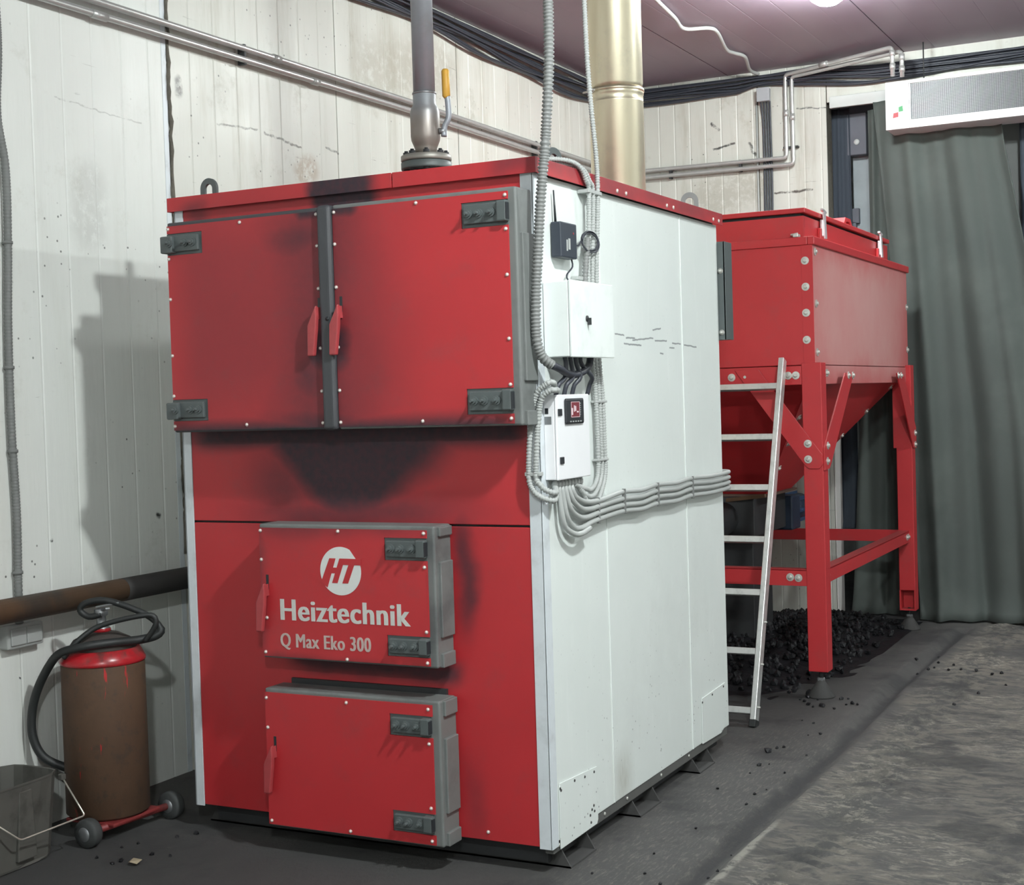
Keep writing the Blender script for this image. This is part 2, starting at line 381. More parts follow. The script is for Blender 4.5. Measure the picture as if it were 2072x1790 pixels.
M_wallB = wall_mat('soiled_white_wall_sheet', (0.55, 0.55, 0.50), (0.68, 0.68, 0.63), (0.42, 0.40, 0.33), 0.8, [((0.948, 2.709), (1.225, 2.726), 0.004, 0.8, (0.12, 0.11, 0.09)), ((1.279, 2.721), (1.561, 2.695), 0.005, 0.9, (0.12, 0.11, 0.09)), ((0.70, 2.843), (0.705, 2.803), 0.02, 0.9, (0.10, 0.09, 0.08)), ((1.765, 2.724), (1.87, 2.71), 0.005, 0.8, (0.1, 0.1, 0.09)), ((1.56, 2.58), (1.63, 2.60), 0.06, 0.6, (0.34, 0.24, 0.16)), ((2.2, 3.15), (2.9, 3.3), 0.16, 0.45, (0.32, 0.29, 0.22))])
M_wallC = wall_mat('soiled_back_wall_sheet', (0.50, 0.50, 0.46), (0.62, 0.62, 0.57), (0.40, 0.38, 0.32), 0.9, [((-1.256, 3.323), (-1.204, 3.277), 0.008, 1.0, (0.05, 0.05, 0.05)), ((-1.25, 3.145), (-1.099, 3.173), 0.007, 1.0, (0.06, 0.06, 0.055)), ((-0.992, 3.161), (-0.956, 3.081), 0.010, 1.0, (0.06, 0.06, 0.055)), ((-0.826, 2.811), (-0.575, 2.814), 0.007, 1.0, (0.08, 0.07, 0.06)), ((-0.665, 3.354), (-0.467, 3.34), 0.004, 0.9, (0.08, 0.08, 0.08)), ((-1.3, 2.8), (-1.0, 2.9), 0.14, 0.4, (0.28, 0.26, 0.20))], 'x')
def ceil_mat():
    k = N('maroon_ceiling_sheet')
    c = k.mix(k.noise(1.2, 4), (0.235, 0.185, 0.235), (0.285, 0.225, 0.28))
    return k.done(c, 0.42)
M_ceil = ceil_mat()
def floor_mat():
    k = N('worn_dirty_concrete'); x, y, z = k.xyz()
    c = k.mix(k.noise(2.2, 8, 0.65), (0.062, 0.062, 0.063), (0.135, 0.130, 0.122))
    al = k.mapped((6, 1.0, 1)); ac = k.mapped((1.0, 3.2, 1))
    right = k.ramp(k.math('ADD', x, k.math('MULTIPLY', k.math('SUBTRACT', k.noise(3, 3), 0.5), 0.2)), 0.42, 0.54)
    lefts = k.math('SUBTRACT', 1.0, right)
    # scrubbed pale concrete showing through on the tracked side
    big = k.ramp(k.noise(1.5, 5, 0.65), 0.34, 0.56)
    f1 = k.math('MULTIPLY', k.math('MULTIPLY', k.ramp(k.noise(7, 10, 0.72, ac), 0.43, 0.55), right), big)
    c = k.mix(k.math('MULTIPLY', f1, 0.75), c, (0.225, 0.205, 0.172))
    f2 = k.math('MULTIPLY', k.math('MULTIPLY', k.ramp(k.noise(16, 10, 0.78, ac), 0.50, 0.57), right), k.ramp(k.noise(2.2, 5, 0.6), 0.42, 0.58))
    c = k.mix(k.math('MULTIPLY', f2, 0.75), c, (0.36, 0.335, 0.28))
    # broom streaks beside the boiler
    f3 = k.math('MULTIPLY', k.math('MULTIPLY', k.ramp(k.noise(16, 9, 0.75, al), 0.50, 0.64), lefts), k.softbox(x, 0.22, 0.22, 0.15, y, 0.9, 1.3, 0.6))
    c = k.mix(k.math('MULTIPLY', f3, 0.55), c, (0.27, 0.25, 0.215))
    f4 = k.math('MULTIPLY', k.ramp(k.noise(24, 10, 0.8), 0.56, 0.66), k.ramp(k.noise(1.8, 4, 0.6), 0.48, 0.62))
    c = k.mix(k.math('MULTIPLY', f4, 0.55), c, (0.30, 0.275, 0.235))
    # coal dust around the hopper, in loose patches; darker band along the groove
    f5 = k.math('MULTIPLY', k.ramp(k.math('ADD', x, k.math('MULTIPLY', k.math('SUBTRACT', k.noise(2.5, 4), 0.5), 0.5)), 0.25, -0.25), k.ramp(y, 1.9, 2.8))
    c = k.mix(k.math('MULTIPLY', f5, 0.9), c, (0.018, 0.018, 0.020))
    f6 = k.math('MULTIPLY', k.ramp(k.noise(1.7, 7, 0.65), 0.50, 0.62), 0.75)
    c = k.mix(f6, c, (0.046, 0.046, 0.048))
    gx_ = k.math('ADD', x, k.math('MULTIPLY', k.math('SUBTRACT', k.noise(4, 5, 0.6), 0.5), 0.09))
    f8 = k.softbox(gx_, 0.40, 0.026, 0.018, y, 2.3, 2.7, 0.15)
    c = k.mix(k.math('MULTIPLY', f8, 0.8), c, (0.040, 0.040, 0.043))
    f9 = k.math('MULTIPLY', k.ramp(y, 0.15, -0.3), k.ramp(x, -0.3, -1.0))
    c = k.mix(k.math('MULTIPLY', f9, 0.6), c, (0.042, 0.043, 0.044))
    # pale worn edge strip along the groove
    f7 = k.math('MULTIPLY', k.softbox(x, 0.478, 0.016, 0.008, y, 0.42, 0.36, 0.1), k.ramp(k.noise(12, 8, 0.75), 0.40, 0.52))
    c = k.mix(k.math('MULTIPLY', f7, 0.65), c, (0.46, 0.44, 0.38))
    return k.done(c, k.math('MULTIPLY_ADD', k.noise(5, 5), 0.3, 0.55), 0, k.noise(30, 12, 0.8), 1.0, 0.016)
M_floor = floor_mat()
M_coal = plain('black_coal', (0.009, 0.009, 0.011), 0.5, var=0.4, sc=30, bump=0.4, bsc=50, spec=0.3)
def curtain_mat(name, c0, c1):
    k = N(name); c = k.mix(k.noise(2, 5), c0, c1)
    c = k.mix(k.math('MULTIPLY', k.ramp(k.noise(1.2, 5, 0.6), 0.5, 0.7), 0.3), c, mul(c1, 1.5))
    return k.done(c, 0.8, 0, k.noise(300, 2), 0.1, 0.002, spec=0.2)
M_curt = curtain_mat('dark_green_grey_tarpaulin', (0.066, 0.078, 0.074), (0.090, 0.102, 0.094))
M_curt2 = curtain_mat('dark_blue_grey_tarpaulin', (0.045, 0.055, 0.072), (0.06, 0.072, 0.09))
M_far = plain('pale_far_wall', (0.55, 0.57, 0.56), 0.7, var=0.1)
M_daylitjamb = plain('daylit_jamb_white', (0.80, 0.76, 0.74), 0.5, var=0.05)
def emit_mat(name, col, s):
    mm = bpy.data.materials.new(name); mm.use_nodes = True; t = mm.node_tree
    b = t.nodes['Principled BSDF']; b.inputs['Base Color'].default_value = (0.8, 0.8, 0.8, 1) if s > 10 else (0.02, 0.01, 0.012, 1)
    b.inputs['Emission Color'].default_value = col + (1,); b.inputs['Emission Strength'].default_value = s
    return mm
M_lampF = emit_mat('lamp_glow_far', LAMP_COL, LAMP_FAR)
M_lampR = emit_mat('lamp_glow_right', LAMP_COL, LAMP_RIGHT)
M_lampN = emit_mat('lamp_glow_near', LAMP_COL, LAMP_NEAR)
M_screen = emit_mat('display_glow', (0.30, 0.03, 0.045), 0.5)
M_screenw = emit_mat('display_white', (0.9, 0.75, 0.78), 0.7)

# ------------------------------------------------------------------ the room
XW, YB, ZC = -1.95, 5.40, 3.63
XR, YF = 5.2, -7.5
def fine(a, b, lo, hi, step, coarse=0.6):
    out = []; v = a
    while v < b - 1e-6:
        out.append(v); s = step if lo - 1e-6 <= v < hi else coarse
        nx = v + s
        if v < lo < nx: nx = lo
        v = nx
    out.append(b); return out
def floor_h(x, y):
    h = 0.0
    g = abs(x - (0.40 + 0.02 * math.sin(y * 1.3) + 0.012 * noise.noise((y * 3, 1, 0))))
    on = min(1, max(0, (y + 0.6) / 0.4)) * (1 if y < 5.05 else 0)
    h -= 0.030 * on * max(0, 1 - (g / 0.05) ** 2)
    h += 0.010 * on * math.exp(-((g - 0.075) / 0.025) ** 2) * (0.5 + noise.noise((x * 9, y * 9, 3)))
    r = min(1, max(0, (x - 0.46) / 0.12))
    if r > 0:
        h += r * 0.012 * noise.noise((x * 5, y * 9, 0)) + r * 0.008 * noise.noise((x * 14, y * 26, 5))
        t = math.exp(-((x - 0.66 - 0.03 * math.sin(y * 2)) / 0.10) ** 2)
        h += r * t * 0.018 * math.sin((y + 0.25 * abs(x - 0.66) + 0.02 * noise.noise((x * 6, y * 6, 9))) * 2 * math.pi / 0.085)
        t2 = math.exp(-((x - 1.25 - 0.05 * math.sin(y * 1.4)) / 0.14) ** 2)
        h += r * t2 * 0.014 * math.sin((y - 0.2 * abs(x - 1.25)) * 2 * math.pi / 0.095)
    else:
        h += 0.0015 * noise.noise((x * 6, y * 3, 2))
    return h
gx = fine(XW, XR, -0.1, 2.4, 0.022); gy = fine(YF, 8.0, -0.7, 5.4, 0.022)
V = [(x, y, floor_h(x, y) if -0.7 <= y <= 5.4 and -0.1 <= x <= 2.4 else 0.0) for y in gy for x in gx]
nx_ = len(gx); Fc = [(j*nx_+i, j*nx_+i+1, (j+1)*nx_+i+1, (j+1)*nx_+i) for j in range(len(gy)-1) for i in range(nx_-1)]
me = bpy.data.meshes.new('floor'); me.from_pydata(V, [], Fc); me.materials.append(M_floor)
for f in me.polygons: f.use_smooth = True
fo = bpy.data.objects.new('floor', me); C.objects.link(fo); tag(fo, kind='structure')

def ribbed(name, mat, par, a0, a1, z0, z1, ribs, place):
    """wall sheet with pressed ribs; place(a, depth, z) maps profile to world"""
    prof = [(a0 + 0.004, 0.012), (a0 + 0.004, 0.0)]
    for r in ribs:
        if a0 + 0.03 < r < a1 - 0.03: prof += [(r - 0.006, 0.0), (r - 0.001, 0.0022), (r + 0.001, 0.0022), (r + 0.006, 0.0)]
    prof += [(a1 - 0.004, 0.0), (a1 - 0.004, 0.012)]
    b = MB(); lo = [b.bm.verts.new(place(a, d, z0)) for a, d in prof]; hi = [b.bm.verts.new(place(a, d, z1)) for a, d in prof]
    for i in range(len(prof) - 1): b.bm.faces.new((lo[i], lo[i+1], hi[i+1], hi[i]))
    return b.build(name, mat, par)
# left wall
wl = MB().box(XW - 0.20, XW - 0.010, YF, YB + 0.2, 0, ZC).build('wall_left', M_foam); tag(wl, kind='structure')
js = [YF, -6.57, -5.37, -4.17, -2.97, -1.77, -0.57, 0.634, 1.865, 3.08, 4.29, YB]
for a0, a1 in zip(js, js[1:]):
    ribs = [a0 + 0.14 + 0.158 * k for k in range(8)]
    ribbed('wall_panel', M_wallA if a1 < 0.7 else M_wallB, wl, a0, a1, 0, ZC, ribs, lambda a, d, z: (XW - d, a, z))
# foam bead squeezed out of the joint beside the boiler
b = MB(); pth = [(XW + 0.001 + 0.002*random.random(), 0.640 + 0.006*random.uniform(-1, 1), 0.9 + 0.03*i) for i in range(92)]
b.tube(pth, 0.009, 6, rf=lambda i: 0.006 + 0.006*random.random()); b.build('joint_foam', M_foam, wl)
MB().box(XW - 0.004, XW + 0.0015, 0.60, 0.628, 0.0, ZC).build('joint_strip', M_trim, wl)
# back wall
wb = MB().box(XW - 0.2, -0.475, YB + 0.012, YB + 0.16, 0, ZC).box(-0.475, XR, YB + 0.012, YB + 0.16, 3.375, ZC).build('wall_back', M_foam); tag(wb, kind='structure')
for a0, a1 in ((XW, -0.93), (-0.93, -0.465)):
    ribbed('wall_panel', M_wallC, wb, a0, a1, 0, ZC, [a0 + 0.09 + 0.112 * k for k in range(9)], lambda a, d, z: (a, YB + d, z))
ribbed('wall_panel', M_wallC, wb, -0.465, XR, 3.37, ZC, [], lambda a, d, z: (a, YB + d, z))
b = MB().box(-0.472, -0.462, YB + 0.0, YB + 0.17, 0, 2.45); tag(b.build('trim_1', M_daylitjamb), kind='structure')  # wall-end strip, coloured white as daylight leaking past the curtain
b = MB().box(-0.44, 0.05, YB - 0.03, YB, 3.325, 3.40, 0.004); tag(b.build('trim_2', M_far), kind='structure')
# space beyond the opening
b = MB().box(XW, XR, 8.0, 8.1, 0, ZC); tag(b.build('wall_beyond', M_far), kind='structure')
# right and front walls (behind and beside the camera)
wr = MB().box(XR, XR + 0.1, YF, 8.0, 0, ZC).build('wall_right', M_wallA); tag(wr, kind='structure')
wf = MB().box(XW, XR, YF - 0.1, YF, 0, ZC).build('wall_front', M_wallA); tag(wf, kind='structure')
# ceiling
cl = MB().box(XW - 0.2, XR + 0.1, YF - 0.1, 8.1, ZC + 0.014, ZC + 0.12).build('ceiling', M_dark); tag(cl, kind='structure')
xs = [XW, -1.13, 0.043, 1.22, 2.39, 3.56, 4.73, XR]
for a0, a1 in zip(xs, xs[1:]):
    rb = [a0 + 0.197 * k for k in range(1, 6)]
    prof = [(a0 + 0.003, 0.012), (a0 + 0.003, 0.0)]
    for r in rb:
        if a0 + 0.05 < r < a1 - 0.05: prof += [(r - 0.005, 0.0), (r, 0.0008), (r + 0.005, 0.0)]
    prof += [(a1 - 0.003, 0.0), (a1 - 0.003, 0.012)]
    b = MB(); lo = [b.bm.verts.new((a, YF, ZC + d)) for a, d in prof]; hi = [b.bm.verts.new((a, 8.0, ZC + d)) for a, d in prof]
    for i in range(len(prof) - 1): b.bm.faces.new((lo[i], lo[i+1], hi[i+1], hi[i]))
    b.build('ceiling_panel', M_ceil, cl)

# ------------------------------------------------------------------ ceiling lamps
def lamp(loc, mat, label):
    x, y, z = loc
    t = thing('ceiling_lamp', loc, label, 'lamp', 'ceiling lamps of the boiler room')
    MB().lathe((x, y, 0), [(0.0, ZC), (0.10, ZC), (0.115, ZC - 0.02), (0.10, ZC - 0.035), (0.0, ZC - 0.035)], 28).build('lamp_base', M_heater, t)
    MB().lathe((x, y, 0), [(0.06, ZC - 0.0355), (0.098, ZC - 0.05), (0.10, ZC - 0.08), (0.085, ZC - 0.115), (0.05, ZC - 0.14), (0.0, ZC - 0.147)], 28).build('glass_globe', mat, t)
    return t
lamp((0.05, 3.46, ZC), M_lampF, 'glowing round lamp on the maroon ceiling above the hopper')
lamp((1.84, -1.20, ZC), M_lampN, 'round ceiling lamp in front of the boiler, above the open floor')
lamp((3.1, 3.5, ZC), M_lampR, 'round ceiling lamp over the open floor right of the hopper')
lamp((2.6, -5.2, ZC), M_lampN, 'unseen round fill lamp added on the ceiling behind the viewpoint')  # unseen lamp added to fill the boiler front

# ------------------------------------------------------------------ boiler
W, D = 1.405, 1.735
B = thing('boiler', (-0.70, 0.87, 0.0), 'large red and white coal boiler with four doors, lettered on the middle one', 'boiler')
MB().box(-1.392, -0.013, 0.014, 1.722, 0.095, 2.222).build('body', M_dark, B)
MB().box(-1.36, -0.045, 0.06, 1.70, 0.02, 0.094).build('base_frame', M_dark, B)
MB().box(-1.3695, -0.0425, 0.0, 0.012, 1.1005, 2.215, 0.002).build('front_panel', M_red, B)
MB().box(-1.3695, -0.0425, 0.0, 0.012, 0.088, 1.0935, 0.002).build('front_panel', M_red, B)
for x0, x1, sx in ((-0.042, 0.0, 1), (-1.405, -1.370, -1)):
    b = MB().box(x0, x1, -0.003, 0.001, 0.083, 2.192)
    if sx > 0: b.box(-0.003, 0.003, -0.003, 0.042, 0.083, 2.192, 0.001)
    else: b.box(-1.407, -1.402, -0.003, 0.042, 0.083, 2.192, 0.001)
    b.build('corner_trim', M_trim, B)
for y0, y1 in ((0.043, 0.498), (0.502, 1.288), (1.292, 1.733)):
    MB().box(-0.012, 0.0, y0, y1, 0.098, 2.19, 0.0025).build('side_panel', M_white, B)
    MB().box(-1.404, -1.393, y0, y1, 0.098, 2.19, 0.0025).build('side_panel', M_white, B)
for y0 in (0.5, 1.29):
    MB().box(-0.004, 0.0035, y0 - 0.004, y0 + 0.002, 0.10, 2.188, 0.001).build('panel_fold', M_white, B)
MB().box(-1.40, -0.004, 1.724, 1.735, 0.1, 2.19).build('rear_panel', M_white, B)
# lid
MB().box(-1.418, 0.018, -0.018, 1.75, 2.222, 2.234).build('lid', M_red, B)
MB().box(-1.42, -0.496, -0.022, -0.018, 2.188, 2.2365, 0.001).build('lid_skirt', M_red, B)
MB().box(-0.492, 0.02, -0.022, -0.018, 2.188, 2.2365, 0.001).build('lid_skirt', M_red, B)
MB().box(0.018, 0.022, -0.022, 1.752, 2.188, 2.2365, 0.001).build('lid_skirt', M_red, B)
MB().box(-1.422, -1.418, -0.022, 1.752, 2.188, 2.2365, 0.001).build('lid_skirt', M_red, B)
scx = MB().lathe((0, 0, 0), [(0.008, 0), (0.007, 0.003), (0.0, 0.005)], 10, 'x').mesh('screw', M_screw)
for y0 in (0.0, 0.055, 0.46, 0.62, 0.70, 1.10, 1.17, 1.63, 1.70): inst('screw', scx, (0.022, y0, 2.203), B)
scy = MB().lathe((0, 0, 0), [(0.0, -0.0055), (0.0045, -0.004), (0.0068, 0)], 10, 'y').mesh('screw', M_screw)
inst('screw', scy, (-0.226, 0.0, 0.115), B)
# lower access patches, base rail and feet on the visible side
MB().prism([(0.055, 0.07), (0.34, 0.072), (0.35, 0.085), (0.35, 0.262), (0.06, 0.278), (0.055, 0.26)], 'x', 0.001, 0.004, 0.0008).build('access_patch', M_white, B)
MB().prism([(1.395, 0.096), (1.62, 0.09), (1.685, 0.11), (1.685, 0.288), (1.40, 0.278), (1.395, 0.27)], 'x', 0.001, 0.004, 0.0008).build('access_patch', M_white, B)
rvx = MB().lathe((0, 0, 0), [(0.005, 0), (0.004, 0.002), (0.0, 0.003)], 8, 'x').mesh('rivet', M_feet)
for y0, z0 in ((0.06, 0.262), (0.066, 0.255), (0.17, 0.26), (0.25, 0.252), (0.325, 0.25), (1.40, 0.262), (1.52, 0.27), (1.66, 0.276), (0.30, 0.13), (0.285, 0.115), (0.32, 0.12), (0.29, 0.09), (0.315, 0.14)):
    inst('rivet', rvx, (0.004, y0, z0), B)
MB().box(-0.035, -0.004, 0.02, 1.72, 0.062, 0.097, 0.003).build('base_rail', plain('dull_base_rail', (0.10, 0.10, 0.095), 0.6, var=0.2), B)
rvb = MB().lathe((0, 0, 0), [(0.007, 0), (0.006, 0.003), (0.0, 0.004)], 8, 'x').mesh('rivet', M_bolt)
for y0 in (0.06, 0.42, 0.62, 0.95, 1.25): inst('rivet', rvb, (-0.004, y0, 0.082), B)
for y0, y1 in ((0.088, 0.287), (0.68, 0.879), (1.304, 1.483)):
    b = MB().box(-1.42, 0.022, y0, y1, 0.0, 0.006)
    pr = [(-1.42, 0.0), (0.022, 0.0), (-0.036, 0.098), (-1.36, 0.098)]
    b.prism(pr, 'y', y0, y0 + 0.006); b.prism(pr, 'y', y1 - 0.006, y1)
    b.build('foot_channel', M_feet, B)
# lifting eyes
def eye(x, y, rz, name='lifting_eye', mat=M_hinge):
    b = MB(); pts_o = []; pts_i = []; n = 20
    for i in range(n + 1):
        a = math.pi * i / n; pts_o.append((0.036*math.cos(a), 0.045 + 0.036*math.sin(a)*1.05)); pts_i.append((0.017*math.cos(a), 0.045 + 0.017*math.sin(a)))
    pts_o = [(0.036, 0)] + pts_o + [(-0.036, 0)]; pts_i = [(0.017, 0.01)] + pts_i + [(-0.017, 0.01)]
    cr, sr = math.cos(rz), math.sin(rz)
    def P(q, d): return (x + q[0]*cr - d*sr, y + q[0]*sr + d*cr, 2.2345 + q[1])
    for d0, d1 in ((-0.006, 0.006),):
        A = [b.bm.verts.new(P(q, d0)) for q in pts_o]; A2 = [b.bm.verts.new(P(q, d0)) for q in pts_i]
        Bv = [b.bm.verts.new(P(q, d1)) for q in pts_o]; B2 = [b.bm.verts.new(P(q, d1)) for q in pts_i]
        for i in range(len(A) - 1):
            b.bm.faces.new((A[i], A[i+1], A2[i+1], A2[i])); b.bm.faces.new((Bv[i+1], Bv[i], B2[i], B2[i+1]))
            b.bm.faces.new((A[i+1], A[i], Bv[i], Bv[i+1])); b.bm.faces.new((A2[i], A2[i+1], B2[i+1], B2[i]))
        b.bm.faces.new((A[0], A2[0], B2[0], Bv[0])); b.bm.faces.new((A[-1], Bv[-1], B2[-1], A2[-1]))
    b.box(x - 0.018*abs(cr) - 0.004, x + 0.018*abs(cr) + 0.004, y - 0.018*abs(sr) - 0.004, y + 0.018*abs(sr) + 0.004, 2.234, 2.246)
    return b.build(name, mat, B)
eye(-1.345, 0.12, 0.0); eye(-0.07, 0.30, 1.15)
eye(-0.066, 1.60, 0.35, mat=M_condg); eye(-1.345, 1.60, 0.0)
# bracket on the rear edge
b = MB().box(-0.10, 0.030, 1.737, 1.745, 1.715, 2.122).box(0.024, 0.032, 1.737, 1.83, 1.715, 2.122, 0.001).box(-0.08, 0.024, 1.745, 1.82, 2.03, 2.04).box(-0.08, 0.024, 1.745, 1.82, 1.715, 1.725)
b.build('rear_bracket', M_hinge, B)
for z0 in (2.00, 1.745): MB().lathe((0.012, 1.737, z0), [(0.0, -0.014), (0.007, -0.013), (0.007, -0.004), (0.012, -0.003), (0.012, 0.0)], 10, 'y').build('bracket_bolt', M_bolt, B)

# shared small meshes for the doors
bolt_me = MB().lathe((0, 0, 0), [(0.0, -0.026), (0.0045, -0.026), (0.0055, -0.014), (0.0098, -0.0135), (0.0098, -0.006), (0.0145, -0.0055), (0.0145, 0.0)], 12, 'y', False).mesh('hinge_bolt', M_hinge)
YD = -0.118
def door(x0, x1, z0, z1, hinge, hz, hxl, scr, name='door', frame=M_grey, seal=True, left_ins=0.004, right_ins=0.026, handle=None, label=None, edge=None):
    """hinge: +1 right / -1 left; hz: z ranges of the two hinge pockets; hxl: x-extent of the pockets"""
    b = MB().box(x0, x1, YD, -0.012, z0, z1, 0.007, 3)
    if edge:
        for (ez0, ez1) in edge:
            b.box(x1 - 0.012, x1 + 0.010, YD + 0.020, -0.02, ez0, ez1, 0.003)
    d = b.build(name, frame, B)
    if label: d['label'] = label
    if seal: MB().box(x0 + 0.035, x1 - 0.035, -0.0125, 0.004, z0 + 0.03, z1 + (0.016 if seal == 2 else -0.03)).build('door_seal', M_dark, d)
    # red facing sheet with the pockets cut out
    li, ri = (left_ins, right_ins) if hinge > 0 else (right_ins, left_ins)
    sx0, sx1, sz0, sz1 = x0 + left_ins, x1 - right_ins, z0 + 0.007, z1 - 0.013
    (a0, a1), (b0, b1) = sorted(hz)
    if hinge > 0:
        h0 = hxl[0]
        poly = [(sx0, sz0), (sx1, sz0), (sx1, a0), (h0, a0), (h0, a1), (sx1, a1), (sx1, b0), (h0, b0), (h0, b1), (sx1, b1), (sx1, sz1), (sx0, sz1)]
    else:
        h1 = hxl[1]
        poly = [(sx1, sz0), (sx0, sz0), (sx0, a0), (h1, a0), (h1, a1), (sx0, a1), (sx0, b0), (h1, b0), (h1, b1), (sx0, b1), (sx0, sz1), (sx1, sz1)]
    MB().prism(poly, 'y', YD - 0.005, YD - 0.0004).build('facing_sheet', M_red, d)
    for q0, q1 in hz:
        hx0, hx1 = hxl
        b = MB().box(hx0 + 0.001, hx1 - 0.001, YD - 0.002, YD - 0.0003, q0 + 0.001, q1 - 0.001)
        if hinge > 0:
            b.box(hx0 + 0.012, hx1 - 0.004, YD - 0.015, YD - 0.002, q0 + 0.011, q1 - 0.009, 0.003)
            b.box(hx1 - 0.031, hx1 + 0.004, YD - 0.026, YD - 0.002, q0 + 0.010, q1 - 0.004, 0.005)
            bx = [hx0 + 0.031, hx0 + 0.066, hx0 + 0.109]; cx = hx1 + 0.004
        else:
            b.box(hx0 + 0.004, hx1 - 0.012, YD - 0.015, YD - 0.002, q0 + 0.011, q1 - 0.009, 0.003)
            b.box(hx0 - 0.008, hx0 + 0.042, YD - 0.030, YD + 0.004, q0 + 0.006, q1 - 0.010, 0.005)
            bx = [hx1 - 0.033, hx1 - 0.065, hx1 - 0.120]; cx = hx0 - 0.008
        b.build('hinge', M_hinge, d)
        MB().box(cx - 0.002 if hinge > 0 else cx + 0.0005, cx + 0.0006 if hinge > 0 else cx - 0.0006, YD - 0.026, YD - 0.006, q0 + 0.016, q1 - 0.012).build('hinge_slot', M_black, d)
        for i, xx in enumerate(bx):
            yy = YD - (0.030 if (hinge < 0 and i == 2) else 0.0145)
            inst('hinge_bolt', bolt_me, (xx, yy, (q0 + q1) / 2 + 0.002), d)
    for sx_, sz_ in scr: inst('screw', scy, (sx_, YD - 0.005, sz_), d)
    for (hx, hzz, s) in (handle or []):
        MB().box(hx - 0.005, hx + 0.005, YD - 0.0058, YD - 0.004, hzz + 0.02, hzz + 0.07).build('handle_slot', M_black, d)
        b = MB(); y0_ = YD - 0.006
        b.prism([(hx + 0.004, hzz + 0.045), (hx - 0.004, hzz + 0.03), (hx - 0.030, hzz - 0.02), (hx - 0.033, hzz - 0.118), (hx - 0.008, hzz - 0.118), (hx + 0.004, hzz - 0.03), (hx + 0.007, hzz + 0.01)], 'y', y0_ - 0.030, y0_ - 0.012, 0.004)
        b.prism([(hx + 0.003, hzz + 0.04), (hx - 0.004, hzz + 0.035), (hx - 0.004, hzz + 0.0), (hx + 0.005, hzz + 0.0)], 'y', y0_ - 0.014, y0_ + 0.008, 0.001)
        b.build('handle', plain('worn_red_handle', (0.36, 0.05, 0.055), 0.4, var=0.2, sc=30), d)
    return d
zc6 = (2.112, 2.010, 1.872, 1.679, 1.540, 1.437)
dL = door(-1.345, -0.712, 1.415, 2.135, -1, [(2.022, 2.096), (1.454, 1.528)], (-1.345, -1.191),
     [(-0.7225, z) for z in zc6] + [(-1.336, z) for z in zc6] + [(-1.03, 2.111), (-1.03, 1.437)], label='left upper door, red facing darkened by soot', right_ins=0.003, frame=M_greybar,
     handle=[(-0.722, 1.772, 1)])
MB().box(-0.714, -0.662, YD - 0.022, -0.012, 1.412, 2.138, 0.014, 4).build('meeting_bar', M_greybar, dL)
MB().lathe((-0.681, YD - 0.0225, 1.772), [(0.0, -0.0005), (0.007, -0.0005), (0.007, 0.001)], 12, 'y').build('peephole', M_black, dL)
dR = door(-0.664, 0.0, 1.415, 2.137, 1, [(2.022, 2.100), (1.452, 1.531)], (-0.187, -0.026),
     [(-0.654, z) for z in zc6] + [(-0.035, z) for z in zc6] + [(-0.347, 2.115), (-0.347, 1.435)], label='right upper door, red facing with hinges by the white side', handle=[(-0.637, 1.772, 1)], edge=[(1.415, 1.46), (1.55, 2.0)])
dM = door(-1.0, -0.322, 0.655, 1.105, 1, [(0.995, 1.067), (0.688, 0.755)], (-0.505, -0.349),
     [(-0.99, 1.082), (-0.99, 0.985), (-0.975, 0.79), (-0.985, 0.675), (-0.68, 1.084), (-0.66, 0.667), (-0.358, 1.082), (-0.358, 0.975), (-0.358, 0.77), (-0.358, 0.672)], label='middle door with white logo and lettering',
     handle=[(-0.968, 0.865, 1)], edge=[(0.655, 0.70), (0.75, 0.99), (1.07, 1.10)])
dB = door(-1.0, -0.322, 0.086, 0.552, 1, [(0.434, 0.503), (0.124, 0.192)], (-0.506, -0.353),
     [(-0.99, 0.52), (-0.988, 0.42), (-0.985, 0.105), (-0.67, 0.525), (-0.67, 0.103), (-0.362, 0.525), (-0.362, 0.415), (-0.362, 0.21), (-0.362, 0.105)], label='bottom ash door, plain red facing',
     handle=[(-0.960, 0.322, 1)], edge=[(0.086, 0.13), (0.19, 0.43), (0.50, 0.55)], seal=2)
# logo and lettering on the middle door
ys = YD - 0.0056
def logo(cx, cz, r):
    n = 48; b = MB()
    poly = []
    a0 = math.radians(62); a1 = math.radians(360 + 15)
    for i in range(n + 1):
        a = a0 + (a1 - a0) * i / n; poly.append((cx + r*math.cos(a), cz + r*math.sin(a)))
    poly.append((cx + 0.45*r, cz + 0.26*r)); poly.append((cx + 0.75*r, cz + 0.52*r))
    b.prism(poly, 'y', ys - 0.0006, ys + 0.0004); b.build('logo_disc', M_logow, dM)
    cnt = [0]
    def st(p):
        cnt[0] += 1; e = 0.00015 * cnt[0]
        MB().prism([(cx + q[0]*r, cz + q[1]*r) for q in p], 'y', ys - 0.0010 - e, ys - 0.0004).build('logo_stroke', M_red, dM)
    st([(-0.53, 0.52), (-0.22, 0.52), (-0.66, -0.70), (-0.98, -0.48)])        # left stem of the H
    st([(-0.36, 0.14), (0.06, 0.14), (-0.02, -0.10), (-0.46, -0.10)])         # its cross bar
    st([(-0.03, 0.52), (0.24, 0.52), (-0.16, -0.50), (-0.43, -0.50)])         # right stem
    st([(-0.03, 0.52), (1.02, 0.52), (1.02, 0.26), (0.05, 0.26)])             # bar of the T
    st([(0.42, 0.30), (0.70, 0.30), (0.36, -0.50), (0.08, -0.50)])            # stem of the T
logo(-0.674, 0.955, 0.079)
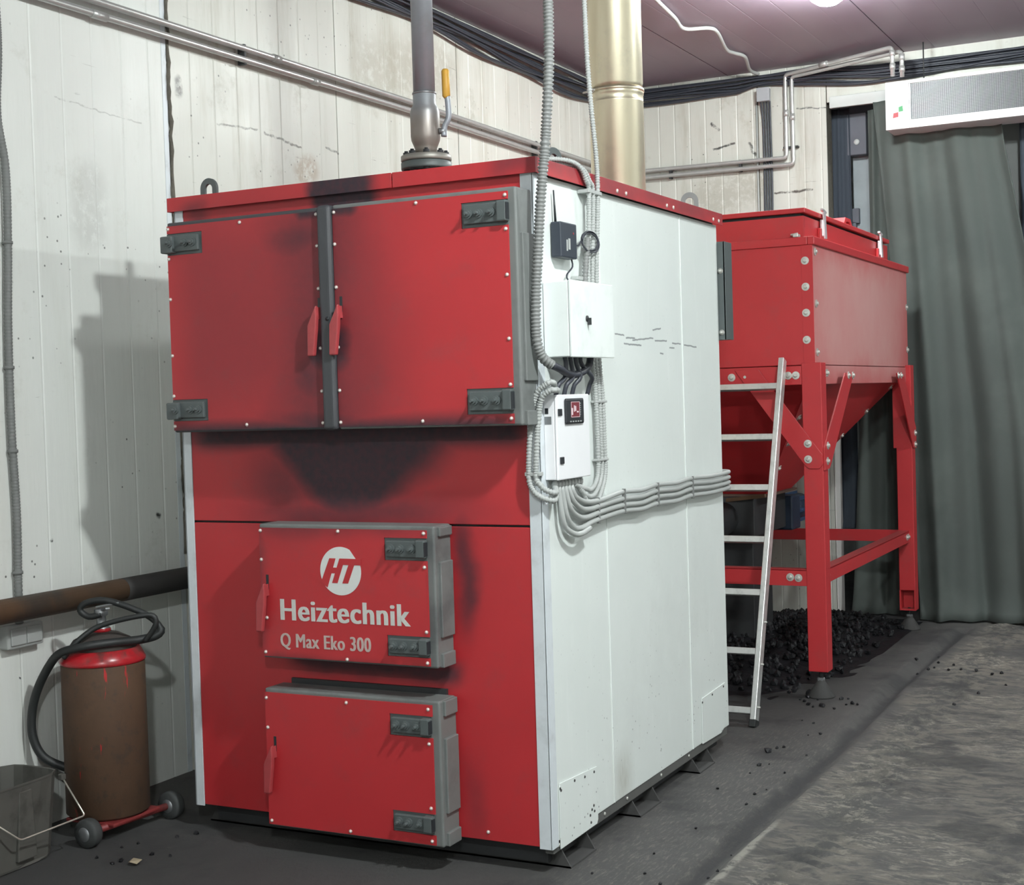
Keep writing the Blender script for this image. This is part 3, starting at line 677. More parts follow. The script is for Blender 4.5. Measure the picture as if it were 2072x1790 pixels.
def text(body, x0, x1, zb, zt, mat, off, name, bold=()):
    cu = bpy.data.curves.new(name, 'FONT'); cu.body = body; cu.extrude = 0.0; cu.offset = off; cu.resolution_u = 4; cu.space_character = 1.08
    o = bpy.data.objects.new(name, cu); C.objects.link(o)
    bpy.context.view_layer.update()
    me_ = bpy.data.meshes.new_from_object(o.evaluated_get(bpy.context.evaluated_depsgraph_get()))
    bpy.data.objects.remove(o); bpy.data.curves.remove(cu)
    xs_ = [v.co.x for v in me_.vertices]; a, c_ = min(xs_), max(xs_)
    n0 = len(me_.polygons); cap = 0.69                                  # cap height of the built-in font at size 1
    for f_ in me_.polygons: f_.use_smooth = False
    for v in me_.vertices:
        px, py = v.co.x, v.co.y
        v.co = (x0 + (px - a) / (c_ - a) * (x1 - x0), ys - 0.0008, zb + py / cap * (zt - zb))
    bm = bmesh.new(); bm.from_mesh(me_)
    for dx, dz in bold:
        cp = bmesh.ops.duplicate(bm, geom=base_f) if bm.faces and (base_f := bm.faces[:n0]) else None
        for g_ in cp['geom']:
            if isinstance(g_, bmesh.types.BMVert): g_.co += Vector((dx, 0.00012 * (1 + abs(dx) * 200), dz))
    ext = bmesh.ops.extrude_face_region(bm, geom=bm.faces[:])
    for v in [g for g in ext['geom'] if isinstance(g, bmesh.types.BMVert)]: v.co.y += 0.001
    bmesh.ops.recalc_face_normals(bm, faces=bm.faces[:])
    bm.to_mesh(me_); bm.free(); me_.materials.clear(); me_.materials.append(mat)
    o = bpy.data.objects.new(name, me_); C.objects.link(o); child(o, dM); return o
text('Heiztechnik', -0.916, -0.418, 0.7865, 0.856, M_letters, 0.004, 'lettering', [(-0.0030, 0.0), (0.0030, 0.0), (-0.0015, 0.0), (0.0015, 0.0)])
text('Q Max Eko 300', -0.921, -0.568, 0.6965, 0.742, M_letters2, 0.0, 'lettering', [(-0.0018, 0.0), (0.0018, 0.0)])

# ------------------------------------------------------------------ cabinets on the side of the boiler
T = thing('electrical_cabinet', (0.05, 0.2, 1.622), 'white sheet-steel electrical cabinet mounted high on the boiler side', 'cabinet')
MB().box(0.003, 0.090, 0.042, 0.370, 1.622, 1.857, 0.003).build('body', M_box, T)
cdo = MB().box(0.0905, 0.101, 0.040, 0.372, 1.620, 1.859, 0.003).build('door', M_box, T)
b = MB().lathe((0.101, 0.155, 1.742), [(0.010, 0), (0.010, 0.003), (0.006, 0.005), (0.0, 0.005)], 14, 'x').box(0.104, 0.116, 0.153, 0.157, 1.722, 1.744)
b.build('lock', M_dark, cdo)
T = thing('control_box', (0.03, 0.145, 1.239), 'white boiler control box with black display below the cabinet', 'control box')
MB().box(0.003, 0.040, 0.022, 0.268, 1.240, 1.504, 0.003).build('body', M_ctl, T)
cdo = MB().box(0.0405, 0.049, 0.021, 0.269, 1.239, 1.505, 0.003).build('door', M_ctl, T)
dsp = MB().box(0.049, 0.058, 0.075, 0.212, 1.412, 1.492, 0.006).build('display', M_black, T)
MB().box(0.058, 0.0585, 0.108, 0.175, 1.432, 1.482).build('screen', M_screen, dsp)
b = MB()
for y0, y1, z0, z1 in ((0.110, 0.173, 1.480, 1.4815), (0.110, 0.173, 1.4325, 1.434), (0.109, 0.111, 1.433, 1.481), (0.172, 0.174, 1.433, 1.481), (0.112, 0.122, 1.440, 1.462), (0.130, 0.137, 1.450, 1.470), (0.139, 0.147, 1.452, 1.468), (0.152, 0.165, 1.447, 1.452)):
    b.box(0.0585, 0.059, y0, y1, z0, z1)
b.build('screen_marks', M_screenw, dsp)
b = MB()
for i in range(5): b.box(0.058, 0.0586, 0.100 + 0.019*i, 0.110 + 0.019*i, 1.4175, 1.4215)
for i in range(6): b.box(0.058, 0.0586, 0.178, 0.184, 1.440 + 0.007*i, 1.442 + 0.007*i)
b.build('button_marks', M_cond, dsp)
for y0, z0 in ((0.028, 1.450), (0.034, 1.300)): MB().box(0.049, 0.054, y0, y0 + 0.026, z0 - 0.011, z0 + 0.011, 0.002).build('latch', M_black, T)
MB().box(0.008, 0.020, 0.0205, 0.024, 1.446, 1.464, 0.001).build('latch', M_black, T)
MB().box(0.006, 0.030, 0.0212, 0.024, 1.413, 1.438, 0.0005).build('rating_plate', M_steel, T)
gl = MB().lathe((0, 0, 0), [(0.008, 0.0), (0.008, -0.008), (0.0105, -0.009), (0.0105, -0.020), (0.006, -0.026), (0.0, -0.026)], 10).mesh('cable_gland', M_cond)
for i in range(9): inst('cable_gland', gl, (0.022, 0.05 + 0.024*i, 1.2395), T)
T = thing('wireless_module', (0.02, 0.17, 1.94), 'small black radio module with an upright antenna on the boiler side', 'module')
MB().box(0.003, 0.040, 0.112, 0.232, 1.938, 2.050, 0.004).build('casing', plain('blue_black_plastic', (0.025, 0.032, 0.045), 0.4), T)
MB().cyl((0.014, 0.128, 2.049), (0.013, 0.122, 2.150), 0.0042, 10, 0.0024).build('antenna', M_black, T)
MB().box(0.040, 0.0405, 0.165, 0.180, 1.965, 2.0).box(0.040, 0.0405, 0.15, 0.16, 1.96, 1.995).build('sticker', M_cond, T)
MB().lathe((0.0402, 0.205, 2.018), [(0.004, 0), (0.003, 0.001), (0.0, 0.001)], 8, 'x').build('indicator', M_redprint, T)
pp = [(0.02, 0.235, 1.99), (0.03, 0.262, 1.985)]
for i in range(64):
    a = math.pi + i * 0.30; lp_ = i * 0.30 / (2*math.pi); rr = 0.031 + 0.004*math.sin(lp_*2.3 + 1)
    pp.append((0.036 + 0.004*math.sin(lp_*5), 0.345 + rr*2.0*math.cos(a), 2.004 + rr*math.sin(a)))
MB().tube(smooth_path(pp, 0.012), 0.0027, 6).build('coiled_lead', M_cable, None, 'coil of thin black lead hung beside the radio module', 'cable')
MB().tube(smooth_path([(0.02, 0.228, 1.94), (0.026, 0.222, 1.915), (0.02, 0.19, 1.888), (0.03, 0.172, 1.872), (0.04, 0.18, 1.858)], 0.01), 0.0028, 6).build('module_lead', M_cable, None, 'thin black lead from radio module down to the cabinet', 'cable')

# ------------------------------------------------------------------ conduits
def conduit(path, r, label, name='conduit', group=None, mat=M_cond, pitch=0.0, step=0.02, n=10, smooth=True, cat='conduit', clips=None):
    if pitch:
        P = smooth_path(path, pitch / 3.0); rf = lambda i: r if i % 3 != 2 else r * 0.70
    else:
        P = smooth_path(path, step) if smooth else [Vector(p) for p in path]; rf = None
    return MB().tube(P, r, n, True, rf).build(name, mat, None, label, cat, group)
conduit([(0.115, -0.05, ZC), (0.11, -0.055, 3.2), (0.10, -0.06, 2.806), (0.099, -0.06, 2.689), (0.095, -0.06, 2.498), (0.077, -0.06, 2.278), (0.066, -0.06, 2.19), (0.052, -0.06, 2.073), (0.039, -0.06, 1.924), (0.029, -0.06, 1.805), (0.026, -0.058, 1.685), (0.035, -0.045, 1.625), (0.055, -0.015, 1.596)],
        0.0165, 'thick grey corrugated conduit hanging from the ceiling past the boiler corner', pitch=0.0115, mat=M_condg)
MB().tube(smooth_path([(0.055, -0.015, 1.596), (0.06, 0.03, 1.585), (0.05, 0.10, 1.572), (0.045, 0.17, 1.567), (0.05, 0.24, 1.58), (0.04, 0.30, 1.60), (0.04, 0.31, 1.625)], 0.02), 0.012, 10).build('black_cable', M_cable, None, 'thick black cable leaving the corrugated conduit under the cabinet', 'cable')
for i, (a, bpt) in enumerate(((0.10, 0.06), (0.14, 0.12), (0.18, 0.18), (0.22, 0.30))):
    MB().tube(smooth_path([(0.045, a, 1.625), (0.047, a + 0.005, 1.600), (0.045 + 0.004*i, (a + bpt)/2 + 0.02, 1.56), (0.04, bpt, 1.535), (0.03, bpt, 1.503)], 0.012), 0.0075, 8).build('black_cable', M_cable, None,
        ['leftmost black cable dropping from cabinet to control box', 'second black cable from the left dropping from cabinet to control box', 'third black cable from the left dropping from cabinet to control box', 'rightmost black cable dropping from cabinet to control box'][i], 'cable')
G1 = 'conduits climbing the boiler side above the cabinet'
conduit([(0.03, 0.34, ZC), (0.03, 0.36, 3.0), (0.03, 0.367, 2.798), (0.03, 0.377, 2.607), (0.034, 0.393, 2.431), (0.036, 0.415, 2.288), (0.034, 0.423, 2.157), (0.02, 0.425, 1.878), (0.02, 0.43, 1.62), (0.02, 0.448, 1.498), (0.02, 0.453, 1.331), (0.02, 0.45, 1.231), (0.025, 0.374, 1.153), (0.025, 0.285, 1.155), (0.022, 0.242, 1.214)],
        0.0085, 'pale corrugated conduit running up the boiler side to the ceiling', pitch=0.009, group=G1)
conduit([(-0.10, 0.16, 2.243), (-0.02, 0.24, 2.252), (0.025, 0.31, 2.243), (0.036, 0.352, 2.205), (0.034, 0.385, 2.151), (0.02, 0.392, 1.874), (0.02, 0.40, 1.62), (0.02, 0.420, 1.498), (0.02, 0.426, 1.332), (0.02, 0.421, 1.233), (0.025, 0.346, 1.172), (0.025, 0.267, 1.178), (0.022, 0.218, 1.214)],
        0.0085, 'pale corrugated conduit bending over the lid edge, outer of the two', pitch=0.009, group=G1)
conduit([(-0.08, 0.15, 2.258), (-0.01, 0.22, 2.262), (0.028, 0.28, 2.248), (0.036, 0.325, 2.205), (0.034, 0.352, 2.151), (0.02, 0.358, 1.874), (0.02, 0.372, 1.62), (0.02, 0.392, 1.499), (0.02, 0.399, 1.334), (0.02, 0.392, 1.235), (0.025, 0.328, 1.192), (0.025, 0.27, 1.198), (0.022, 0.194, 1.216)],
        0.0085, 'pale corrugated conduit bending over the lid edge, inner of the two', pitch=0.009, group=G1)
conduit([(0.032, 0.335, 2.015), (0.034, 0.325, 1.985), (0.032, 0.312, 1.92), (0.03, 0.306, 1.859)], 0.0105, 'short grey corrugated sleeve between lead coil and cabinet top', pitch=0.0105, mat=M_condg)
def clip(loc, sx, sy, sz, label):
    return MB().box(loc[0]-sx, loc[0]+sx, loc[1]-sy, loc[1]+sy, loc[2]-sz, loc[2]+sz, 0.002).build('conduit_clip', M_cond, None, label, 'clip', 'white clips holding the boiler conduits')
clip((0.022, 0.385, 2.17), 0.021, 0.055, 0.006, 'white clip across the conduits just below the lid edge')
clip((0.016, 0.285, 1.882), 0.012, 0.030, 0.006, 'white clip beside the grey sleeve on top of the cabinet')
clip((0.016, 0.428, 1.478), 0.013, 0.040, 0.004, 'white clip across the conduits right of the display')
clip((0.016, 0.428, 1.283), 0.013, 0.040, 0.004, 'white clip across the conduits right of the control box foot')
clip((-0.016, -0.018, 1.262), 0.026, 0.014, 0.006, 'white clip on the corner trim holding the two looped conduits')
G2 = 'conduits swept back along the boiler side'
Hs = [[(0.022, 0.170, 1.216), (0.028, 0.185, 1.18), (0.03, 0.25, 1.156), (0.03, 0.323, 1.150), (0.03, 0.413, 1.152), (0.026, 0.586, 1.163), (0.03, 0.75, 1.158), (0.026, 0.906, 1.165), (0.03, 1.1, 1.160), (0.026, 1.276, 1.166), (0.03, 1.50, 1.160), (0.026, 1.735, 1.164), (-0.05, 1.768, 1.164)],
      [(0.022, 0.146, 1.216), (0.03, 0.165, 1.167), (0.03, 0.23, 1.135), (0.03, 0.30, 1.128), (0.03, 0.383, 1.132), (0.026, 0.584, 1.139), (0.03, 0.75, 1.135), (0.026, 0.904, 1.143), (0.03, 1.1, 1.138), (0.026, 1.274, 1.146), (0.03, 1.5, 1.138), (0.026, 1.735, 1.142), (-0.05, 1.768, 1.142)],
      [(0.022, 0.122, 1.216), (0.03, 0.14, 1.147), (0.03, 0.20, 1.112), (0.03, 0.27, 1.103), (0.03, 0.369, 1.110), (0.026, 0.582, 1.117), (0.03, 0.75, 1.112), (0.026, 0.902, 1.121), (0.03, 1.1, 1.116), (0.026, 1.273, 1.124), (0.03, 1.5, 1.117), (0.026, 1.735, 1.121), (-0.05, 1.768, 1.121)],
      [(0.022, 0.098, 1.216), (0.03, 0.110, 1.13), (0.03, 0.155, 1.085), (0.03, 0.22, 1.073), (0.03, 0.338, 1.086), (0.026, 0.581, 1.096), (0.03, 0.75, 1.090), (0.026, 0.901, 1.097), (0.03, 1.1, 1.092), (0.026, 1.270, 1.099), (0.03, 1.5, 1.094), (0.026, 1.735, 1.100), (-0.05, 1.768, 1.100)]]
for i, h in enumerate(Hs):
    conduit(h, 0.0088, ['topmost', 'second', 'third', 'lowest'][i] + (' of the four pale conduits' if i in (0, 3) else ' from top of the four pale conduits') + ' swept along the white boiler side', group=G2)
conduit([(0.022, 0.074, 1.216), (0.03, 0.078, 1.13), (0.032, 0.10, 1.085), (0.04, 0.15, 1.060), (0.044, 0.20, 1.058), (0.04, 0.27, 1.068)], 0.009, 'short pale conduit looping lowest beneath the control box')
conduit([(0.03, 0.05, 1.532), (0.055, -0.01, 1.542), (0.043, -0.025, 1.540), (0.003, -0.027, 1.504), (-0.018, -0.026, 1.413), (-0.030, -0.025, 1.261), (-0.016, -0.026, 1.212), (0.014, -0.022, 1.188), (0.04, 0.01, 1.180), (0.025, 0.05, 1.214)], 0.0098, 'pale corrugated conduit looping round the boiler corner, outer of two', pitch=0.0095, group='conduits looped round the boiler corner')
conduit([(0.035, 0.06, 1.520), (0.06, -0.01, 1.519), (0.049, -0.025, 1.518), (0.020, -0.027, 1.489), (0.006, -0.026, 1.413), (-0.006, -0.025, 1.261), (0.008, -0.024, 1.228), (0.028, -0.018, 1.210), (0.045, 0.005, 1.203), (0.028, 0.038, 1.216)], 0.0098, 'pale corrugated conduit looping round the boiler corner, inner of two', pitch=0.0095, group='conduits looped round the boiler corner')
tie_me = MB().box(-0.002, 0.012, -0.0022, 0.0022, -0.043, 0.043, 0.001).mesh('conduit_tie', M_condd)
for i, (yy, lb) in enumerate(((0.36, 'dark clip on the swept conduits nearest the control box'), (0.586, 'second dark clip from the control box on the swept conduits'), (0.905, 'third dark clip from the control box on the swept conduits'), (1.275, 'dark clip on the swept conduits nearest the boiler rear'))):
    tag(inst('conduit_tie', tie_me, (0.026, yy, 1.118 if i == 0 else 1.131)), lb, 'clip', 'dark clips on the swept conduits')

# ------------------------------------------------------------------ supply pipe with ball valve on the lid
vx, vy = -0.70, 0.56
T = thing('supply_pipe', (vx, vy, 2.2365), 'steel pipe rising from the boiler lid with welded ball valve and flange', 'pipe')
MB().lathe((vx, vy, 0), [(0.038, 2.236), (0.038, 2.349)], 24).build('nozzle', M_flangeG, T)
MB().lathe((vx, vy, 0), [(0.0, 2.340), (0.092, 2.340), (0.0925, 2.345), (0.0925, 2.364), (0.088, 2.366), (0.0, 2.366)], 36).build('lower_flange', M_flangeG, T)
MB().lathe((vx, vy, 0), [(0.0, 2.368), (0.090, 2.368), (0.0925, 2.372), (0.0925, 2.388), (0.086, 2.391), (0.0, 2.391)], 36).build('upper_flange', plain('worn_steel_flange', (0.30, 0.29, 0.26), 0.45, metal=0.4, var=0.3, sc=12), T)
fb = MB().lathe((0, 0, 0), [(0.006, -0.045), (0.006, -0.033), (0.012, -0.033), (0.012, -0.023), (0.006, -0.022), (0.006, 0.024), (0.012, 0.024), (0.012, 0.036), (0.007, 0.037), (0.007, 0.042), (0.0, 0.042)], 8).mesh('flange_bolt', M_dark)
for i in range(8):
    a = math.pi/8 + i*math.pi/4 + 0.15; inst('flange_bolt', fb, (vx + 0.072*math.cos(a), vy + 0.072*math.sin(a), 2.366), T)
vb = MB().lathe((vx, vy, 0), [(0.040, 2.391), (0.040, 2.415), (0.044, 2.425), (0.052, 2.445), (0.054, 2.46), (0.054, 2.545), (0.050, 2.562), (0.042, 2.575), (0.042, 2.612), (0.0405, 2.614)], 32).build('valve_body', M_valve, T)
MB().lathe((vx, vy, 0), [(0.043, 2.612), (0.045, 2.615), (0.043, 2.619)], 24).build('weld_seam', M_steel, T)
MB().lathe((vx, vy, 0), [(0.040, 2.616), (0.040, ZC)], 28).build('riser', M_pipe, T)
Rv = Vector((0.89, 0.454, 0)).normalized()
def vp(a, z, f=0.0): return (vx + Rv.x*a + 0.454*f, vy + Rv.y*a - 0.89*f, z)
MB().cyl(vp(0.05, 2.475, 0.02), vp(0.075, 2.475, 0.02), 0.011, 14).build('valve_stem', M_steel, vb)
lv = MB(); lp = smooth_path([vp(0.068, 2.455, 0.02), vp(0.071, 2.49, 0.02), vp(0.086, 2.52, 0.022), vp(0.087, 2.56, 0.022), vp(0.084, 2.60, 0.022)], 0.01)
lv.tube(lp, 0.011, 8); lvo = lv.build('valve_lever', plain('grey_lever', (0.28, 0.30, 0.33), 0.45, metal=0.3), T)
MB().tube([vp(0.084, 2.595, 0.022), vp(0.081, 2.60, 0.022), vp(0.080, 2.69, 0.022), vp(0.080, 2.697, 0.022)], 0.0145, 12, rf=lambda i: (0.011, 0.0145, 0.0145, 0.010)[i]).build('lever_grip', M_yellow, lvo)

# ------------------------------------------------------------------ flue behind the boiler
fx, fy, fr = -0.605, 2.15, 0.124
T = thing('chimney_flue', (fx, fy, 0.0), 'shiny round stainless steel flue rising behind the boiler to the ceiling', 'chimney')
for z0, z1 in ((0.0, 1.0), (1.0, 2.0), (2.0, 2.895), (2.895, ZC)):
    MB().lathe((fx, fy, 0), [(fr - 0.002, z0), (fr - 0.002, z0 + 0.02), (fr, z0 + 0.024), (fr, z1 - 0.062), (fr + 0.0008, z1 - 0.060), (fr, z1 - 0.058), (fr, z1 - 0.03), (fr + 0.0022, z1 - 0.027), (fr + 0.0022, z1)], 64).build('flue_section', M_chim, T)
cb = MB().lathe((fx, fy, 0), [(fr + 0.0022, 2.880), (fr + 0.0048, 2.881), (fr + 0.0048, 2.893), (fr + 0.0022, 2.894)], 64).build('clamp_band', M_chim, T)
c0 = Vector((fx, fy, 2.881)); dcl = Vector((-0.55, -0.835, 0)).normalized()
MB().box(c0.x + dcl.x*0.14 - 0.016, c0.x + dcl.x*0.14 + 0.016, c0.y + dcl.y*0.14 - 0.008, c0.y + dcl.y*0.14 + 0.008, 2.872, 2.892, 0.003).cyl(c0 + dcl*0.145 + Vector((-0.04, 0.02, 0)), c0 + dcl*0.145 + Vector((0.03, -0.015, 0)), 0.005, 10).build('clamp_screw', M_bolt, cb)
MB().cyl((fx, 1.74, 1.75), (fx, 2.04, 1.75), 0.11, 32).build('flue_connector', M_chim, T)

# ------------------------------------------------------------------ pipes along the walls
def pipe_thing(name, paths, r, label, mat, couplings=(), group=None, cat='pipe', n=14):
    t = thing(name, paths[0][0], label, cat, group)
    for p in paths: MB().tube(p, r, n).build('pipe_run', mat, t)
    for a, bb in couplings: MB().cyl(a, bb, r * 1.28, n).build('coupling', mat, t)
    return t
def elbowed(pts, r):
    """polyline with small rounded corners"""
    P = [Vector(p) for p in pts]; out = [P[0]]
    for i in range(1, len(P) - 1):
        a = (P[i-1] - P[i]).normalized(); c_ = (P[i+1] - P[i]).normalized()
        for k in range(7):
            t = k / 6; out.append((P[i] + a*r).lerp(P[i], t).lerp(P[i].lerp(P[i] + c_*r, t), t))
    out.append(P[-1]); return out
XP = XW + 0.045
GP = 'pair of steel heating pipes along the walls'
up = [(XP, YF + 0.05, 3.047), (XP, 0.0, 3.047), (XP, 2.5, 3.058), (XP, YB - 0.05, 3.045), (-0.726, YB - 0.05, 3.032), (-0.723, YB - 0.05, 3.575), (0.055, YB - 0.42, 3.575), (0.055, YB - 0.42, 3.40)]
lo = [(XP, YF + 0.05, 2.992), (XP, 0.0, 2.996), (XP, 2.5, 3.012), (XP, YB - 0.05, 2.998), (-0.680, YB - 0.05, 2.985), (-0.680, YB - 0.05, 3.556), (0.10, YB - 0.36, 3.556), (0.10, YB - 0.36, 3.40)]
pipe_thing('heating_pipe', [elbowed(up, 0.03)], 0.0135, 'upper of the two steel heating pipes running along both walls', M_galv,
           [((XP, 1.30, 3.053), (XP, 1.35, 3.053)), ((-0.723, YB - 0.05, 3.30), (-0.723, YB - 0.05, 3.345)), ((-0.45, 5.20, 3.575), (-0.40, 5.18, 3.575)), ((0.055, YB - 0.42, 3.52), (0.055, YB - 0.42, 3.555)), ((0.055, YB - 0.42, 3.44), (0.055, YB - 0.42, 3.475))], GP)
pipe_thing('heating_pipe', [elbowed(lo, 0.03)], 0.0135, 'lower of the two steel heating pipes running along both walls', M_galv,
           [((XP, 0.16, 2.996), (XP, 0.24, 2.996)), ((XP, 1.60, 3.005), (XP, 1.65, 3.005)), ((-0.680, YB - 0.05, 3.27), (-0.680, YB - 0.05, 3.315)), ((0.10, YB - 0.36, 3.50), (0.10, YB - 0.36, 3.54)), ((0.10, YB - 0.36, 3.43), (0.10, YB - 0.36, 3.465))], GP)
pc = MB().box(-0.02, 0.018, -0.008, 0.008, -0.045, 0.045, 0.003).mesh('pipe_clip', M_dark)
for i, yy in enumerate((1.10, 2.62, 4.0)):
    tag(inst('pipe_clip', pc, (XW + 0.028, yy, 3.027)), ['pipe clip on the left wall above the left boiler door', 'pipe clip on the left wall beside the yellow valve lever', 'pipe clip on the left wall next to the flue'][i], 'clip', 'clips of the heating pipes')
pc2 = MB().box(-0.008, 0.008, -0.018, 0.02, -0.04, 0.04, 0.003).mesh('pipe_clip', M_dark)
for i, xx in enumerate((-1.55, -1.05)):
    tag(inst('pipe_clip', pc2, (xx, YB - 0.028, 3.012)), ['pipe clip on the back wall just right of the flue', 'pipe clip on the back wall near the vertical cables'][i], 'clip', 'clips of the heating pipes')
tag(inst('pipe_clip', MB().box(-0.05, 0.05, -0.018, 0.02, -0.006, 0.006, 0.002).mesh('pipe_clip', M_dark), (-0.70, YB - 0.028, 3.10)), 'pipe clip across both upright pipes on the back wall', 'clip', 'clips of the heating pipes')
# big rusty pipe low on the left wall
T = thing('return_pipe', (-1.84, 0.2, 0.0), 'thick rusty pipe low on the left wall running into the boiler', 'pipe')
MB().tube([(-1.83, -3.6, 0.835), (-1.83, 0.12, 0.822)], 0.043, 24).build('rusty_run', M_rustpipe, T)
MB().tube([(-1.83, 0.12, 0.822), (-1.83, 0.75, 0.820)], 0.0435, 24).build('sooty_run', M_blackpipe, T)
MB().tube(elbowed([(-1.83, 0.74, 0.820), (-1.83, 0.95, 0.82), (-1.39, 0.95, 0.82)], 0.12), 0.0432, 24).build('elbow', M_blackpipe, T)
for yy in (-3.0, -1.2, 0.6): MB().box(-1.935, -1.83, yy - 0.012, yy + 0.012, 0.765, 0.782).build('pipe_bracket', M_dark, T)
# conduit down the left wall with its socket
T = thing('wall_conduit', (-1.92, -0.30, 0.7), 'grey corrugated conduit running down the left wall to a socket', 'conduit')
wp = [(-1.93, -0.30, ZC), (-1.93, -0.285, 3.0), (-1.93, -0.282, 2.773), (-1.93, -0.298, 2.55), (-1.928, -0.272, 2.36), (-1.928, -0.275, 2.1), (-1.93, -0.288, 1.80), (-1.93, -0.292, 1.45), (-1.93, -0.284, 1.15), (-1.93, -0.29, 0.90), (-1.93, -0.292, 0.755)]
Pw = smooth_path(wp, 0.004); MB().tube(Pw, 0.0145, 10, True, lambda i: 0.0145 if i % 3 != 2 else 0.0125).build('corrugated_tube', M_condd, T)
for zz, yy in ((2.10, -0.275), (1.66, -0.291), (1.365, -0.290), (0.935, -0.29)): MB().lathe((-1.93, yy, zz), [(0.0155, -0.006), (0.0185, -0.005), (0.0185, 0.005), (0.0155, 0.006)], 14).build('conduit_clip', M_condd, T)
T = thing('wall_socket', (-1.925, -0.285, 0.67), 'grey double wall socket under the thick rusty pipe', 'socket')
MB().box(-1.949, -1.905, -0.372, -0.205, 0.672, 0.752, 0.006).build('box', M_socket, T)
for y0 in (-0.36, -0.287): MB().box(-1.905, -1.898, y0, y0 + 0.07, 0.684, 0.742, 0.003).build('socket_flap', M_socket, T)

# ------------------------------------------------------------------ black cables under the ceiling
nc = 11
ords = ['topmost', 'second from top', 'third from top', 'fourth from top', 'fifth from top', 'sixth from top', 'seventh from top', 'eighth from top', 'ninth from top', 'tenth from top', 'lowest']
for i in range(nc):
    f = i / (nc - 1); r = 0.0085 + 0.002*math.sin(i*2.1)
    pts = []
    def cz(s):       # sag between fixings
        return (ZC - 0.030) - f * (0.125 + 0.025*math.sin(s*1.9) + 0.012*math.sin(s*5.1 + i)) - 0.004*math.sin(s*3.3 + i*1.7)
    off = 0.022 + 0.016 * (i % 3)
    yy = -3.0
    while yy < YB - 0.12: pts.append((XW + off, yy, cz(yy))); yy += 0.16
    k0 = YB - 0.10
    pts.append((XW + off + 0.015, YB - off - 0.03, cz(k0)))
    xx = XW + 0.12
    while xx < 3.2:
        dip = 0.0
        if xx > -0.95:     # gather behind the junction box, then droop over the opening
            dip = -0.018*math.exp(-((xx + 0.86)/0.12)**2) * (0.5 - f)
            dip += 0.03*f - 0.05 * (1 if xx > -0.2 else max(0, (xx + 0.5)/0.3) if xx > -0.5 else 0)*(1 - f*0.6) * 0.8
        pts.append((xx, YB - off, cz(k0 + (xx - XW)) + dip)); xx += 0.13
    MB().tube(smooth_path(pts, 0.07), r, 7).build('power_cable', M_cable, None, 'black power cable in the bundle under the ceiling, %s' % ords[i], 'cable', 'black cables under the ceiling')
T = thing('junction_box', (-0.86, YB - 0.06, 3.43), 'small grey junction box among the black cables on the back wall', 'junction box')
MB().box(-0.905, -0.825, YB - 0.085, YB - 0.045, 3.415, 3.500, 0.004).build('box', M_jbox, T)
MB().box(-0.908, -0.822, YB - 0.098, YB - 0.085, 3.412, 3.503, 0.004).build('cover', M_jbox, T)
for i in range(4):
    xx = -0.892 + 0.017*i
    MB().tube(smooth_path([(xx + 0.02*(i - 1.5)*0.3, YB - 0.05, 3.43), (xx, YB - 0.018, 3.33), (xx + 0.002, YB - 0.014, 2.9), (xx - 0.004, YB - 0.014, 2.4), (xx - 0.004, YB - 0.014, 1.4)], 0.08), 0.0066, 8).build('drop_cable', M_cable, None,
        ['leftmost', 'second from left', 'third from left', 'rightmost'][i] + ' of four dark cables dropping down the back wall', 'cable', 'cables dropping from the junction box')
MB().tube([(-0.935, YB - 0.012, 3.42), (-0.938, YB - 0.012, 2.0)], 0.006, 8).build('thin_conduit', M_cond, None, 'thin white tube beside the dropping cables on the back wall', 'conduit')
MB().tube(smooth_path([(-0.78, 2.7, ZC - 0.014), (-0.80, 3.0, ZC - 0.016), (-0.836, 3.321, ZC - 0.02), (-0.88, 3.70, ZC - 0.02), (-0.905, 3.93, ZC - 0.03), (-0.80, 4.05, ZC - 0.016), (-0.79, 4.18, ZC - 0.016), (-0.86, 4.55, ZC - 0.03), (-0.865, 4.72, ZC - 0.018), (-0.84, 4.86, ZC - 0.018), (-0.91, 5.18, ZC - 0.03), (-0.90, 5.33, ZC - 0.03)], 0.03), 0.011, 10).build('ceiling_conduit', M_cond, None, 'white flexible conduit snaking across the maroon ceiling', 'conduit')

# ------------------------------------------------------------------ hopper
hx, y0h, y1h = 0.111, 2.814, 4.978
hxl = -1.36
H = thing('fuel_hopper', (-0.62, 3.9, 0.0), 'big red steel fuel hopper on bolted legs behind the boiler', 'hopper')
def slab(x0, x1, y0, y1, z0, z1, name, mat=None, bev=0.003): return MB().box(x0, x1, y0, y1, z0, z1, bev).build(name, mat or M_hop, H)
zt, zb_ = 2.195, 1.615
slab(hxl, hx - 0.001, y0h, y0h + 0.006, zb_, zt, 'front_sheet')
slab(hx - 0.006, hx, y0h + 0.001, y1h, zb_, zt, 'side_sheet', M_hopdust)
slab(hxl, hxl + 0.006, y0h + 0.001, y1h, zb_, zt, 'side_sheet')
slab(hxl, hx, y1h - 0.006, y1h, zb_, zt, 'rear_sheet')
slab(0.058, hx + 0.002, y0h - 0.003, y0h, zb_, zt - 0.002, 'corner_strap', None, 0.001)
# rim
for a in ((hxl + 0.0205, hx - 0.0205, y0h - 0.012, y0h + 0.02), (hx - 0.02, hx + 0.014, y0h - 0.012, y1h + 0.012), (hxl - 0.012, hxl + 0.02, y0h - 0.012, y1h + 0.012), (hxl + 0.0205, hx - 0.0205, y1h - 0.02, y1h + 0.012)):
    slab(a[0], a[1], a[2], a[3], 2.190, 2.230, 'rim_flange', None, 0.004)
